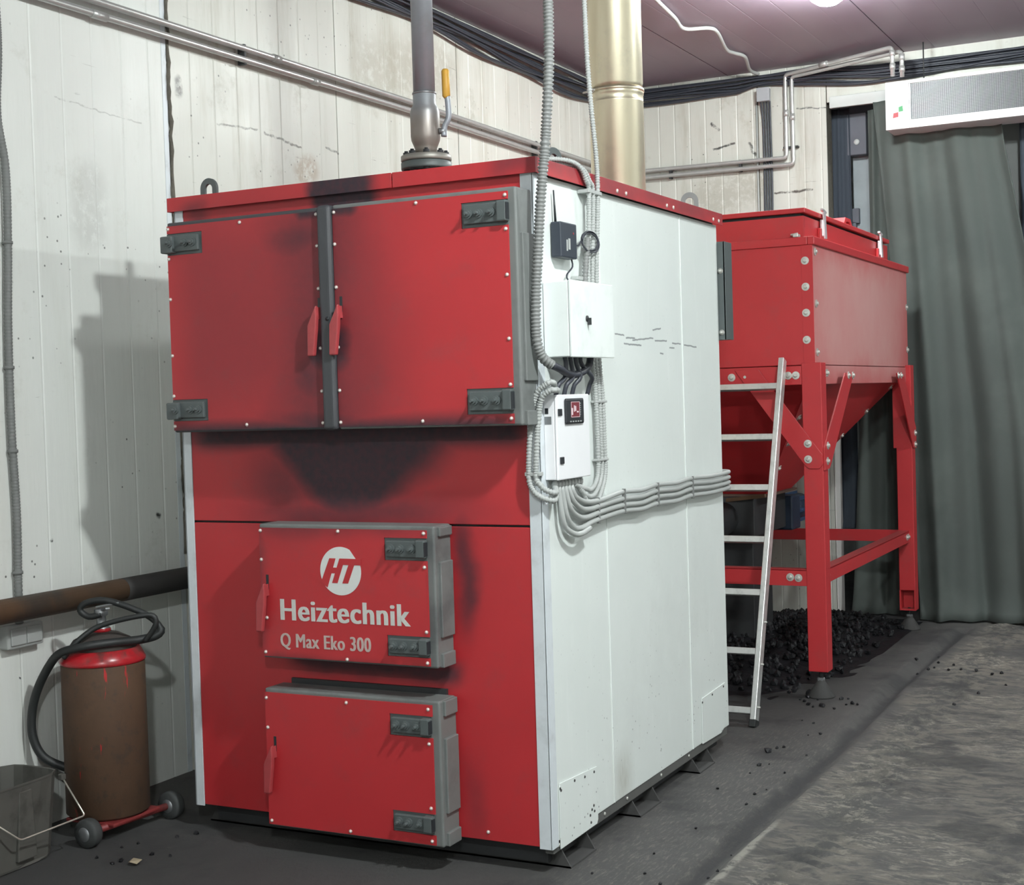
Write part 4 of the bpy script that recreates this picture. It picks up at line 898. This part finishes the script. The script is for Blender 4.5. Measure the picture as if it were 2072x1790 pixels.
# sloped shoulder and raised upper box with lid
ux1, uy0, uy1, uxl = 0.058, 2.87, 4.71, -1.30
b = MB()
r1 = [(hxl, y0h), (hx, y0h), (hx, y1h), (hxl, y1h)]; r2 = [(uxl, uy0), (ux1, uy0), (ux1, uy1), (uxl, uy1)]
for i in range(4):
    a, c_ = r1[i], r1[(i+1) % 4]; d_, e = r2[(i+1) % 4], r2[i]
    b.quad((a[0], a[1], 2.229), (c_[0], c_[1], 2.229), (d_[0], d_[1], 2.236), (e[0], e[1], 2.236))
b.build('shoulder', M_hop, H)
for a in ((uxl, ux1, uy0, uy0 + 0.006), (ux1 - 0.006, ux1, uy0 + 0.0005, uy1), (uxl, uxl + 0.006, uy0, uy1), (uxl, ux1, uy1 - 0.006, uy1)):
    slab(a[0], a[1], a[2], a[3], 2.225, 2.338, 'upper_sheet', None, 0.001)
lid = slab(uxl - 0.012, ux1 + 0.010, uy0 - 0.012, uy1 + 0.012, 2.352, 2.376, 'lid', None, 0.004)
MB().box(uxl + 0.02, ux1 - 0.02, uy0 + 0.02, uy1 - 0.02, 2.336, 2.353).build('lid_gasket', M_dark, lid)
b = MB().prism([(3.80, 2.376), (3.86, 2.43), (3.97, 2.43), (4.03, 2.376), (3.99, 2.376), (3.95, 2.41), (3.88, 2.41), (3.84, 2.376)], 'x', -0.06, 0.02, 0.002)
b.build('lid_handle', M_hop, lid)
for yy in (3.17, 4.44):
    b = MB().box(ux1 + 0.006, ux1 + 0.020, yy - 0.020, yy + 0.020, 2.262, 2.345, 0.003).bar((ux1 + 0.025, yy + 0.012, 2.25), (ux1 + 0.020, yy + 0.010, 2.385), 0.034, 0.008, (1, 0, 0)).bar((ux1 + 0.016, yy - 0.02, 2.395), (ux1 + 0.016, yy + 0.05, 2.385), 0.014, 0.01)
    b.build('toggle_latch', plain('bright_latch_metal', (0.75, 0.72, 0.74), 0.35, metal=0.6), H)
    MB().box(ux1, ux1 + 0.018, yy - 0.055, yy - 0.022, 2.245, 2.300, 0.004).build('latch_bracket', M_hop, H)
MB().box(0.022, 0.048, y0h - 0.016, y0h + 0.03, 2.230, 2.246, 0.003).cyl((0.0, 2.845, 2.246), (0.035, 2.845, 2.250), 0.006, 8).build('corner_lug', M_bolt, H)
# belt rail below the bin
slab(hxl, 0.045, y0h - 0.004, y0h + 0.05, 1.520, 1.612, 'belt_rail'); slab(hx - 0.05, hx + 0.002, y0h + 0.06, y1h - 0.02, 1.520, 1.612, 'belt_rail', M_hopdust)
slab(hxl, hx, y1h - 0.05, y1h, 1.520, 1.612, 'belt_rail'); slab(hxl - 0.002, hxl + 0.05, y0h + 0.06, y1h - 0.06, 1.520, 1.612, 'belt_rail')
# legs
def leg(x0, x1, y0, y1, zlo): return MB().box(x0, x1, y0, y1, zlo, 1.625, 0.004).build('leg', M_hop, H)
leg(0.046, 0.142, y0h - 0.006, y0h + 0.085, 0.128)
leg(hxl - 0.03, hxl + 0.066, y0h - 0.006, y0h + 0.085, 0.128)
leg(hxl - 0.03, hxl + 0.066, y1h - 0.085, y1h + 0.006, 0.128)
leg(0.046, 0.142, y1h - 0.085, y1h + 0.006, 0.245)
b = MB().box(0.134, 0.142, y1h - 0.085, y1h + 0.006, 0.128, 0.246).box(0.046, 0.054, y1h - 0.085, y1h + 0.006, 0.128, 0.246).box(0.054, 0.134, y1h - 0.002, y1h + 0.006, 0.128, 0.246).box(0.046, 0.142, y1h - 0.085, y1h + 0.006, 0.122, 0.130)
b.build('leg_end', M_hop, H)
# knee braces
def brace(a, c_, wdt, up): return MB().bar(a, c_, 0.008, wdt, up, 0.002).build('knee_brace', M_hop, H)
MB().prism([(-0.285, 1.60), (-0.165, 1.60), (0.142, 1.18), (0.142, 1.135), (0.125, 1.115), (0.075, 1.115), (0.052, 1.135)], 'y', y0h - 0.015, y0h - 0.0065, 0.001).build('knee_brace', M_hop, H)
MB().prism([(hxl + 0.285, 1.60), (hxl + 0.165, 1.60), (hxl - 0.03, 1.18), (hxl - 0.03, 1.135), (hxl - 0.015, 1.115), (hxl + 0.035, 1.115), (hxl + 0.06, 1.135)], 'y', y0h - 0.015, y0h - 0.0065, 0.001).build('knee_brace', M_hop, H)
MB().prism([(3.25, 1.575), (3.43, 1.575), (2.93, 1.13), (2.90, 1.11), (2.81, 1.105), (2.81, 1.215)], 'x', 0.1425, 0.150, 0.001).build('knee_brace', M_hop, H)
MB().prism([(4.47, 1.575), (4.65, 1.575), (4.985, 1.24), (4.985, 1.115), (4.90, 1.12)], 'x', 0.1425, 0.150, 0.001).build('knee_brace', M_hop, H)
MB().box(0.03, 0.135, y1h - 0.087, y1h - 0.080, 1.12, 1.53).build('corner_gusset', M_hop, H)
# lower rails
slab(hxl + 0.06, 0.046, y0h + 0.0, y0h + 0.008, 0.543, 0.622, 'lower_rail', None, 0.001)
b = MB().box(hxl + 0.06, 0.046, y0h, y0h + 0.06, 0.618, 0.625).build('lower_rail_flange', M_hop, H)
slab(0.104, 0.112, y0h + 0.085, y1h - 0.085, 0.543, 0.612, 'lower_rail', None, 0.001)
b = MB().box(0.055, 0.112, y0h + 0.085, y1h - 0.085, 0.608, 0.615).build('lower_rail_flange', M_hop, H)
slab(hxl + 0.06, 0.046, y1h - 0.06, y1h - 0.05, 0.543, 0.615, 'lower_rail', None, 0.001)
slab(hxl, hxl + 0.008, y0h + 0.085, y1h - 0.085, 0.543, 0.615, 'lower_rail', None, 0.001)
# funnel
ox0, ox1, oy0, oy1, oz = -0.85, -0.40, 3.62, 4.12, 0.93
top = [(hxl + 0.03, y0h + 0.03), (hx - 0.03, y0h + 0.03), (hx - 0.03, y1h - 0.03), (hxl + 0.03, y1h - 0.03)]; bot = [(ox0, oy0), (ox1, oy0), (ox1, oy1), (ox0, oy1)]
for i in range(4):
    a, c_ = top[i], top[(i+1) % 4]; d_, e = bot[(i+1) % 4], bot[i]
    b = MB(); b.quad((a[0], a[1], 1.56), (c_[0], c_[1], 1.56), (d_[0], d_[1], oz), (e[0], e[1], oz))
    fo_ = b.build('funnel_sheet', M_hop, H); sm = fo_.modifiers.new('thickness', 'SOLIDIFY'); sm.thickness = 0.004
MB().box(ox0 - 0.03, ox1 + 0.03, oy0 - 0.03, oy1 + 0.03, oz - 0.012, oz).build('outlet_flange', plain('rusty_flange', (0.10, 0.06, 0.045), 0.6, var=0.3), H)
for s in range(6):
    yy = 3.0 + 0.30*s; f = (1.56 - 1.30)/(1.56 - oz)
# bolts
hb = MB().lathe((0, 0, 0), [(0.0, -0.012), (0.006, -0.012), (0.009, -0.010), (0.0095, -0.004), (0.0195, -0.003), (0.0195, 0.0)], 14, 'y', False).mesh('bolt', M_bolt)
for xx, zz in [(0.076, z) for z in (2.115, 1.99, 1.865, 1.735)]: inst('bolt', hb, (xx, y0h - 0.003, zz), H)
for xx, zz in ((-0.305, 1.566), (-0.235, 1.566), (-0.02, 1.566), (0.018, 1.566), (-0.035, 0.585), (0.006, 0.582), (-0.6, 1.566), (-0.9, 1.566)): inst('bolt', hb, (xx, y0h - 0.004 if zz > 1 else y0h, zz), H)
for xx, zz in ((0.072, 1.235), (0.072, 1.160)): inst('bolt', hb, (xx, y0h - 0.015, zz), H)
hbx = MB().lathe((0, 0, 0), [(0.0195, 0.0), (0.0195, 0.003), (0.0095, 0.004), (0.009, 0.010), (0.006, 0.012), (0.0, 0.012)], 14, 'x', False).mesh('bolt', M_bolt)
for yy, zz in ((2.86, 2.16), (2.86, 1.91), (2.86, 1.675), (4.95, 1.98), (4.95, 1.72), (4.93, 1.57)): inst('bolt', hbx, (hx + 0.001, yy, zz), H)
for yy, zz in ((3.0, 1.575), (3.03, 1.575), (3.31, 1.562), (3.40, 1.562), (4.50, 1.562), (4.58, 1.562)): inst('bolt', hbx, (0.113 if yy < 3.2 else 0.150, yy, zz), H)
for yy, zz in ((2.87, 1.222), (2.86, 1.148), (4.945, 1.21), (4.945, 1.14)): inst('bolt', hbx, (0.150, yy, zz), H)
for yy, zz in ((2.93, 0.583), (2.96, 0.583), (4.83, 0.578), (4.87, 0.578)): inst('bolt', hbx, (0.112, yy, zz), H)
# bolts down the funnel side seam
nrm = Vector((oz - 1.56, 0, -(hx - 0.03 - ox1))); 
for k in range(4):
    t = 0.10 + 0.22*k; A = Vector((hx - 0.03, y0h + 0.03, 1.56)); Bp = Vector((ox1, oy0, oz)); A2 = Vector((hx - 0.03, y1h - 0.03, 1.56)); B2 = Vector((ox1, oy1, oz))
    for P0, P1, s in ((A, Bp, 1), (A2, B2, -1)):
        q = P0.lerp(P1, t) + Vector((0.004, 0.06*s, -0.002)); inst('bolt', hbx, q, H, (0, math.radians(42), 0))
# adjustable feet
for xx, yy in ((0.094, y0h + 0.04), (hxl + 0.018, y0h + 0.04), (hxl + 0.018, y1h - 0.04), (0.094, y1h - 0.04)):
    ft = MB().lathe((xx, yy, 0), [(0.0, 0.0), (0.066, 0.0), (0.067, 0.006), (0.024, 0.070), (0.018, 0.082), (0.0, 0.082)], 20).build('levelling_foot', M_feet, H)
    MB().lathe((xx, yy, 0), [(0.009, 0.075), (0.009, 0.135)], 12).build('foot_stud', M_dark, ft)
    MB().lathe((xx, yy, 0), [(0.018, 0.078), (0.020, 0.080), (0.020, 0.092), (0.018, 0.094)], 6, sm=False).build('foot_nut', M_steel, ft)
# screw feeder beneath the hopper outlet
T = thing('screw_feeder', (-0.62, 3.2, 0.0), 'dark screw feeder with blue motor under the hopper, partly hidden by the ladder', 'feeder')
MB().box(ox0 + 0.08, ox1 - 0.04, 3.55, 4.15, 0.70, 0.917, 0.006).build('trough', M_dark, T)
MB().cyl((-0.62, 1.74, 0.60), (-0.62, 3.56, 0.80), 0.09, 24).build('feed_tube', M_dark, T)
MB().box(-0.74, -0.50, 3.70, 4.05, 0.0, 0.70, 0.004).build('pedestal', M_dark, T)
mt = MB().cyl((-0.50, 4.30, 0.78), (-0.50, 4.62, 0.78), 0.085, 24).box(-0.60, -0.40, 4.15, 4.32, 0.68, 0.88, 0.01).build('motor', plain('blue_motor_enamel', (0.018, 0.03, 0.055), 0.45), T)
for i in range(8):
    a = i * math.pi / 4; MB().box(-0.50 + 0.088*math.cos(a) - 0.004, -0.50 + 0.088*math.cos(a) + 0.004, 4.33, 4.60, 0.78 + 0.088*math.sin(a) - 0.012, 0.78 + 0.088*math.sin(a) + 0.012).build('cooling_fin', plain('blue_motor_fin', (0.03, 0.06, 0.13), 0.45), mt)
MB().bar((-0.60, 3.56, 0.90), (-0.36, 3.50, 0.93), 0.02, 0.02).build('tie_rod', M_rustpipe, T)

# ------------------------------------------------------------------ ladder
T = thing('ladder', (-0.2, 2.14, 0.0), 'aluminium ladder leaning on the hopper beside the boiler', 'ladder')
fa, ta = Vector((-0.022, 2.137, 0.0)), Vector((-0.032, 2.765, 1.645))
lx = Vector((-0.40, 0, 0)); dL_ = (ta - fa).normalized(); upv = dL_.cross(Vector((1, 0, 0))).normalized()
for off in (Vector((0, 0, 0)), lx):
    st = MB().bar(fa + off + dL_*0.0, ta + off, 0.026, 0.055, upv, 0.003).build('rail', M_alu, T)
    MB().bar(fa + off - dL_*0.004 + Vector((0, 0, 0.0)), fa + off + dL_*0.03, 0.030, 0.060, upv, 0.003).build('rail_foot', M_rubber, st)
    for t in (0.05, 0.16, 0.27): MB().cyl(fa + off + (ta - fa)*t + Vector((0.006, 0, 0)), fa + off + (ta - fa)*t + Vector((0.024, -0.002, 0)), 0.004, 8).build('rail_pin', M_bolt, st)
for zz in (0.065, 0.315, 0.570, 0.805, 1.040, 1.275, 1.515):
    q = fa + (ta - fa) * (zz / 1.645); q = q + Vector((-0.012, 0, 0))
    MB().bar(q, q + lx + Vector((0.024, 0, 0)), 0.030, 0.028, upv, 0.003).build('rung', M_alu, T)

# ------------------------------------------------------------------ air heater over the opening
T = thing('air_heater', (0.8, 5.22, 3.09), 'long white wall air heater with dark grille above the curtain', 'heater')
hx0, hx1, hy0, hy1, hz0, hz1 = -0.015, 1.62, 5.08, 5.34, 3.090, 3.385
MB().box(hx0, hx1, hy0 + 0.012, hy1, hz0, hz1, 0.008).build('casing', M_heater, T)
b = MB().box(hx0, 0.130, hy0, hy0 + 0.013, hz0, hz1, 0.004).box(1.48, hx1, hy0, hy0 + 0.013, hz0, hz1, 0.004).box(0.13, 1.48, hy0, hy0 + 0.013, hz0, hz0 + 0.052, 0.003).box(0.13, 1.48, hy0, hy0 + 0.013, hz1 - 0.022, hz1, 0.003)
b.build('front_frame', M_heater, T)
MB().box(0.128, 1.482, hy0 + 0.0125, hy0 + 0.0128, hz0 + 0.05, hz1 - 0.02).build('grille_backing', plain('grille_shadow', (0.018, 0.02, 0.026), 0.6), T)
b = MB()
for i in range(226): b.box(0.133 + 0.006*i, 0.1345 + 0.006*i, hy0 + 0.006, hy0 + 0.012, hz0 + 0.052, hz1 - 0.022)
o = b.build('grille_fins', M_fin, T); o['kind'] = 'stuff'
b = MB()
for i in range(24): b.box(0.132, 1.478, hy0 + 0.004, hy0 + 0.006, hz0 + 0.056 + 0.009*i, hz0 + 0.0575 + 0.009*i)
o = b.build('grille_wires', M_fin, T); o['kind'] = 'stuff'
MB().box(0.130, 0.142, hy0 + 0.001, hy0 + 0.012, hz0 + 0.052, hz1 - 0.022, 0.002).build('grille_end', M_steel, T)
MB().prism([(0.030, 3.160), (0.064, 3.165), (0.064, 3.195), (0.034, 3.190)], 'y', hy0 - 0.0012, hy0 + 0.001).build('badge', M_redprint, T)
MB().prism([(0.066, 3.195), (0.094, 3.198), (0.090, 3.232), (0.066, 3.225)], 'y', hy0 - 0.0012, hy0 + 0.001).build('badge', M_green, T)
MB().box(0.066, 0.096, hy0 - 0.0008, hy0 + 0.001, 3.150, 3.190).build('badge', M_box, T)
for xx in (0.20, 1.4): MB().cyl((xx, 5.20, 3.385), (xx, 5.20, ZC), 0.004, 8).build('hanger_rod', M_dark, T)

# ------------------------------------------------------------------ curtains in the opening
def curtain(name, xl, xr, y0, ztop, zbot, mat, label, amp, freq, ph, nx=90, nz=60, lean=0.0):
    V_, F2 = [], []
    for j in range(nz + 1):
        g = j / nz; z = ztop + (zbot - ztop) * g
        a, c_ = xl(z), xr(z)
        for i in range(nx + 1):
            s = i / nx; x = a + (c_ - a) * s
            u = s * freq + ph + 1.6*g*math.sin(ph*3 + s*2)
            A = amp * (0.55 + 0.6*g)
            y = y0 + A*math.sin(u + 0.8*math.sin(g*2.2 + s*3)) + 0.5*A*math.sin(2.3*u + 1.7*g) + 0.25*amp*noise.noise((x*4, z*2.2, ph))
            x += 0.3*A*math.cos(1.7*u + g)
            zz = z
            if g > 0.94: y -= 0.05*((g - 0.94)/0.06)**2
            zz += 0.010*noise.noise((x*7, 0.3, ph)) * g
            V_.append((x, y - lean*g, max(zz, 0.006)))
    for j in range(nz):
        for i in range(nx): F2.append((j*(nx+1)+i, j*(nx+1)+i+1, (j+1)*(nx+1)+i+1, (j+1)*(nx+1)+i))
    me_ = bpy.data.meshes.new(name); me_.from_pydata(V_, [], F2); me_.materials.append(mat)
    for f in me_.polygons: f.use_smooth = True
    o = bpy.data.objects.new(name, me_); C.objects.link(o); tag(o, label, 'curtain', 'tarpaulin curtains of the doorway')
    s = o.modifiers.new('thickness', 'SOLIDIFY'); s.thickness = 0.004; return o
def lerp_z(pts):
    def f(z):
        if z >= pts[0][0]: return pts[0][1]
        for (z0, a), (z1, c_) in zip(pts, pts[1:]):
            if z1 <= z <= z0: return c_ + (a - c_) * (z - z1) / (z0 - z1)
        return pts[-1][1]
    return f
curtain('curtain', lerp_z([(3.3, -0.15), (2.2, -0.05), (0.0, 0.10)]), lerp_z([(3.3, 0.62), (2.97, 0.655), (2.45, 0.745), (1.2, 0.95), (0, 1.05)]), 5.30, 3.32, 0.012, M_curt, 'wide green-grey tarpaulin curtain under the heater, behind the hopper leg', 0.036, 15, 0.4)
curtain('curtain', lerp_z([(3.3, 0.735), (2.5, 0.74), (2.3, 0.70), (0, 0.80)]), lambda z: 2.3, 5.42, 3.32, 0.012, M_curt2, 'dark curtain at the right frame edge beyond the pale gap', 0.03, 24, 1.9)
curtain('curtain', lerp_z([(3.3, -0.215), (2.3, -0.215), (1.12, -0.32), (0, -0.38)]), lerp_z([(3.3, -0.03), (2.4, -0.03), (1.12, -0.06), (0, -0.08)]), 5.47, 3.30, 0.012, M_curt, 'narrow tarpaulin strip hanging left of the wide curtain, behind the hopper', 0.02, 9, 3.0, nx=50)
curtain('curtain', lambda z: -0.50, lambda z: -0.365, 5.62, 3.36, 0.55, M_curt2, 'dark blue-grey strip beside the door jamb above the hopper lid', 0.012, 9, 0.7, nx=30)
T = thing('door_post', (-0.34, 5.75, 0.0), 'pale upright post seen in the gap left of the curtain', 'post')
MB().box(-0.378, -0.270, 5.72, 5.78, 0, 3.07, 0.004).build('upright', M_post, T)
MB().box(-0.43, -0.335, 5.68, 5.72, 2.60, 2.70, 0.003).box(-0.385, -0.355, 5.68, 5.72, 2.42, 2.61, 0.003).build('bolt_plate', M_bluegrey, T)
T = thing('switch_box', (-0.34, 5.68, 3.06), 'blue-grey box on top of the pale post left of the heater', 'box')
MB().box(-0.400, -0.262, 5.62, 5.70, 3.045, 3.320, 0.006).build('casing', M_bluegrey, T)
MB().lathe((-0.325, 5.62, 3.13), [(0.0, -0.006), (0.018, -0.005), (0.02, 0.0)], 16, 'y').build('button', M_far, T)
MB().box(0.45, 1.0, 5.78, 5.84, 2.2, 3.37).build('far_panel', M_far, None, 'pale panel behind the curtain, seen through the triangular gap', 'panel')

# ------------------------------------------------------------------ wheeled fire extinguisher
ex, ey, er = -1.70, -0.13, 0.146
T = thing('fire_extinguisher', (ex, ey, 0.0), 'rusty wheeled fire extinguisher with red collar and black hose', 'extinguisher')
MB().lathe((ex, ey, 0), [(0.0, 0.062), (er - 0.02, 0.062), (er, 0.075), (er, 0.60), (er - 0.002, 0.606)], 48).build('cylinder', M_rust, T)
MB().lathe((ex, ey, 0), [(er - 0.002, 0.604), (er + 0.003, 0.607), (er + 0.004, 0.616), (er - 0.003, 0.630), (er - 0.016, 0.652), (er - 0.022, 0.656)], 48).build('collar', M_redgloss, T)
MB().lathe((ex, ey, 0), [(er - 0.022, 0.652), (0.10, 0.685), (0.06, 0.705), (0.035, 0.712), (0.0, 0.713)], 36).build('dome', plain('dusty_dark_dome', (0.055, 0.045, 0.04), 0.65, var=0.3), T)
va = MB().lathe((ex, ey, 0), [(0.028, 0.71), (0.030, 0.725), (0.018, 0.73), (0.016, 0.765), (0.024, 0.77), (0.024, 0.79), (0.012, 0.795), (0.0, 0.795)], 16).build('valve', M_steel, T)
MB().lathe((ex, ey, 0), [(0.032, 0.708), (0.032, 0.722), (0.03, 0.724)], 16).build('valve_neck', M_redgloss, va)
MB().bar((ex - 0.01, ey - 0.01, 0.80), (ex + 0.07, ey + 0.02, 0.815), 0.02, 0.006, (0, 0, 1), 0.001).bar((ex, ey, 0.785), (ex + 0.06, ey - 0.03, 0.80), 0.016, 0.006, (0, 0, 1), 0.001).build('squeeze_lever', M_steel, va)
hp = [(-1.689, -0.14, 0.775), (-1.729, -0.16, 0.767), (-1.757, -0.173, 0.790), (-1.741, -0.165, 0.815), (-1.681, -0.134, 0.824), (-1.603, -0.095, 0.797), (-1.533, -0.061, 0.758), (-1.502, -0.046, 0.716), (-1.513, -0.06, 0.694), (-1.557, -0.10, 0.683), (-1.60, -0.19, 0.685), (-1.66, -0.26, 0.680), (-1.745, -0.285, 0.658), (-1.815, -0.27, 0.610), (-1.875, -0.272, 0.522), (-1.905, -0.275, 0.434), (-1.905, -0.275, 0.346), (-1.876, -0.258, 0.275), (-1.820, -0.22, 0.235), (-1.775, -0.19, 0.222)]
MB().tube(smooth_path(hp, 0.012), 0.0135, 10, rf=lambda i: 0.0115 if i < 38 else 0.0155).build('hose', M_rubber, T)
MB().tube(smooth_path([(-1.735, -0.285, 0.640), (-1.70, -0.262, 0.690), (-1.66, -0.21, 0.735), (-1.60, -0.165, 0.758), (-1.53, -0.115, 0.772), (-1.497, -0.09, 0.770), (-1.488, -0.085, 0.745), (-1.505, -0.09, 0.712), (-1.53, -0.10, 0.680)], 0.012), 0.0095, 8).build('carry_handle', M_rubber, T)
# base and axle
MB().box(ex - 0.09, ex + 0.135, ey - 0.12, ey + 0.12, 0.05, 0.064, 0.005).build('base_plate', M_redrust, T)
ax = (-1.612, -0.325, 0.05), (-1.572, 0.055, 0.05)
MB().tube([ax[0], ax[1]], 0.013, 12).build('axle', M_redrust, T)
for (px, py, pz), s in ((ax[0], -1), (ax[1], 1)):
    wh = MB().lathe((px, py, pz), [(0.016, -0.022), (0.030, -0.024), (0.036, -0.020), (0.047, -0.019), (0.050, -0.011), (0.050, 0.011), (0.047, 0.019), (0.036, 0.020), (0.030, 0.024), (0.016, 0.022)], 28, 'y').build('wheel', M_wheel, T)
    MB().lathe((px, py, pz), [(0.0, -0.028), (0.010, -0.028), (0.024, -0.0245), (0.025, -0.023), (0.025, 0.023), (0.024, 0.0245), (0.010, 0.028), (0.0, 0.028)], 20, 'y').build('hub', M_steel, wh)

# ------------------------------------------------------------------ ash bucket in the left corner
T = thing('ash_bucket', (-1.76, -0.57, 0.0), 'dented sheet-metal ash bucket with wire handle at the left frame edge', 'bucket')
n = 28; b = MB(); rings = []
def brim(a, k, z):      # rounded rectangle cross section
    ca, sa = math.cos(a), math.sin(a); p_ = 5.0
    rr = (abs(ca)**p_ + abs(sa)**p_) ** (-1/p_)
    return (-1.765 + 0.125*k*rr*ca, -0.60 + 0.20*k*rr*sa, z)
for k, z in ((0.86, 0.004), (0.88, 0.012), (0.93, 0.12), (1.0, 0.275), (1.012, 0.28), (1.012, 0.286), (0.985, 0.284), (0.91, 0.12), (0.85, 0.03)):
    rings.append([b.bm.verts.new(brim(2*math.pi*i/n, k*(1 - (0.06 if i in (1, 2) and 0.01 < z < 0.2 else 0)), z)) for i in range(n)])
for A, B_ in zip(rings, rings[1:]):
    for i in range(n): b.bm.faces.new((A[i], A[(i+1) % n], B_[(i+1) % n], B_[i]))
b.bm.faces.new(rings[0][::-1]); b.bm.faces.new(rings[-1]); b.build('pail', M_tin, T)
MB().prism([(-0.60, 0.26), (-0.545, 0.26), (-0.53, 0.03), (-0.615, 0.03)], 'x', -1.662, -1.640, 0.004).build('stiffening_fold', M_tin, T)
MB().tube(elbowed([(-1.645, -0.405, 0.262), (-1.560, -0.392, 0.135), (-1.600, -0.64, 0.118), (-1.64, -0.79, 0.25)], 0.012), 0.003, 8).build('wire_handle', M_wire, T)
MB().box(-1.655, -1.635, -0.415, -0.395, 0.252, 0.272, 0.003).build('handle_lug', M_tin, T)

# ------------------------------------------------------------------ coal
def lump_mesh(seed, r):
    random.seed(seed); b = MB(); g = bmesh.ops.create_icosphere(b.bm, subdivisions=1, radius=r)
    for v in g['verts']: v.co *= random.uniform(0.65, 1.15); v.co.z *= 0.75
    return b.mesh('coal_lump', M_coal)
lm = [lump_mesh(100 + i, 0.012) for i in range(6)]
random.seed(5)
def lumps(pts, label, group):
    for (x, y, s) in pts:
        o = inst('coal_lump', random.choice(lm), (x, y, floor_h(x, y) + 0.006*s)); o.scale = (s, s, s); o.rotation_euler = (0, 0, random.uniform(0, 6.28)); tag(o, label, 'coal', group)
lumps([(0.155 + 0.1*math.cos(i*2.4)*random.uniform(0.6, 1.6), 2.72 + 0.1*math.sin(i*2.4)*random.uniform(0.4, 1.5), random.uniform(0.5, 1.3)) for i in range(16)], 'small coal lump lying around the near foot of the hopper', 'coal lumps by the hopper foot')
lumps([(random.uniform(0.14, 0.34), random.uniform(0.9, 2.4), random.uniform(0.35, 0.8)) for i in range(14)] + [(0.17, 1.72, 1.5), (0.20, 1.50, 0.9)], 'small coal crumb on the open floor beside the white boiler side', 'coal crumbs beside the boiler')
lumps([(random.uniform(0.22, 0.9), random.uniform(2.6, 4.2), random.uniform(0.5, 1.0)) for i in range(16)], 'small coal crumb on the floor right of the hopper', 'coal crumbs right of the hopper')
lumps([(random.uniform(-1.5, -1.25), random.uniform(-0.45, -0.05), random.uniform(0.4, 0.9)) for i in range(12)], 'small coal crumb on the floor in front of the fire extinguisher', 'coal crumbs before the extinguisher')
lumps([(random.uniform(-0.3, 0.9), random.uniform(-0.2, 0.7), random.uniform(0.3, 0.6)) for i in range(14) ] , 'tiny coal crumb on the floor in front of the boiler', 'coal crumbs before the boiler')
# heap of coal under the hopper: one uncountable pile
random.seed(11); b = MB()
def heap(x, y): return 0.15 * math.exp(-((x + 0.55)/0.38)**2 - ((y - 4.0)/0.75)**2) + 0.05 * math.exp(-((x + 0.45)/0.45)**2 - ((y - 4.9)/0.4)**2)
gN = 34; HV = []
for j in range(gN + 1):
    for i in range(gN + 1):
        x = -1.5 + 1.62*i/gN; y = 2.7 + 2.6*j/gN; HV.append(b.bm.verts.new((x, y, heap(x, y) + 0.008*noise.noise((x*14, y*14, 1)) - 0.006)))
for j in range(gN):
    for i in range(gN): b.bm.faces.new((HV[j*(gN+1)+i], HV[j*(gN+1)+i+1], HV[(j+1)*(gN+1)+i+1], HV[(j+1)*(gN+1)+i]))
for q in range(1700):
    x = random.gauss(-0.48, 0.33); y = random.gauss(4.1, 0.75)
    if not (-1.45 < x < 0.06 and 2.85 < y < 5.3): continue
    r = random.uniform(0.008, 0.024); g = bmesh.ops.create_icosphere(b.bm, subdivisions=1, radius=r); z = heap(x, y) + r*0.3
    for v in g['verts']: v.co = v.co * random.uniform(0.65, 1.15) + Vector((x, y, z))
b.build('coal_heap', M_coal, None, 'heap of loose black coal spilled under the hopper', 'coal heap', None, 'stuff')
# dry leaf on the floor at the bottom left
b = MB(); b.bm.faces.new([b.bm.verts.new(q) for q in ((-1.355, -0.415, 0.006), (-1.335, -0.43, 0.014), (-1.315, -0.42, 0.007), (-1.31, -0.40, 0.016), (-1.33, -0.392, 0.006), (-1.35, -0.396, 0.015))])
o = b.build('dry_scrap', plain('pale_dry_leaf', (0.30, 0.25, 0.17), 0.8), None, 'pale dry leaf scrap on the floor at the bottom left', 'leaf'); sm = o.modifiers.new('thickness', 'SOLIDIFY'); sm.thickness = 0.002
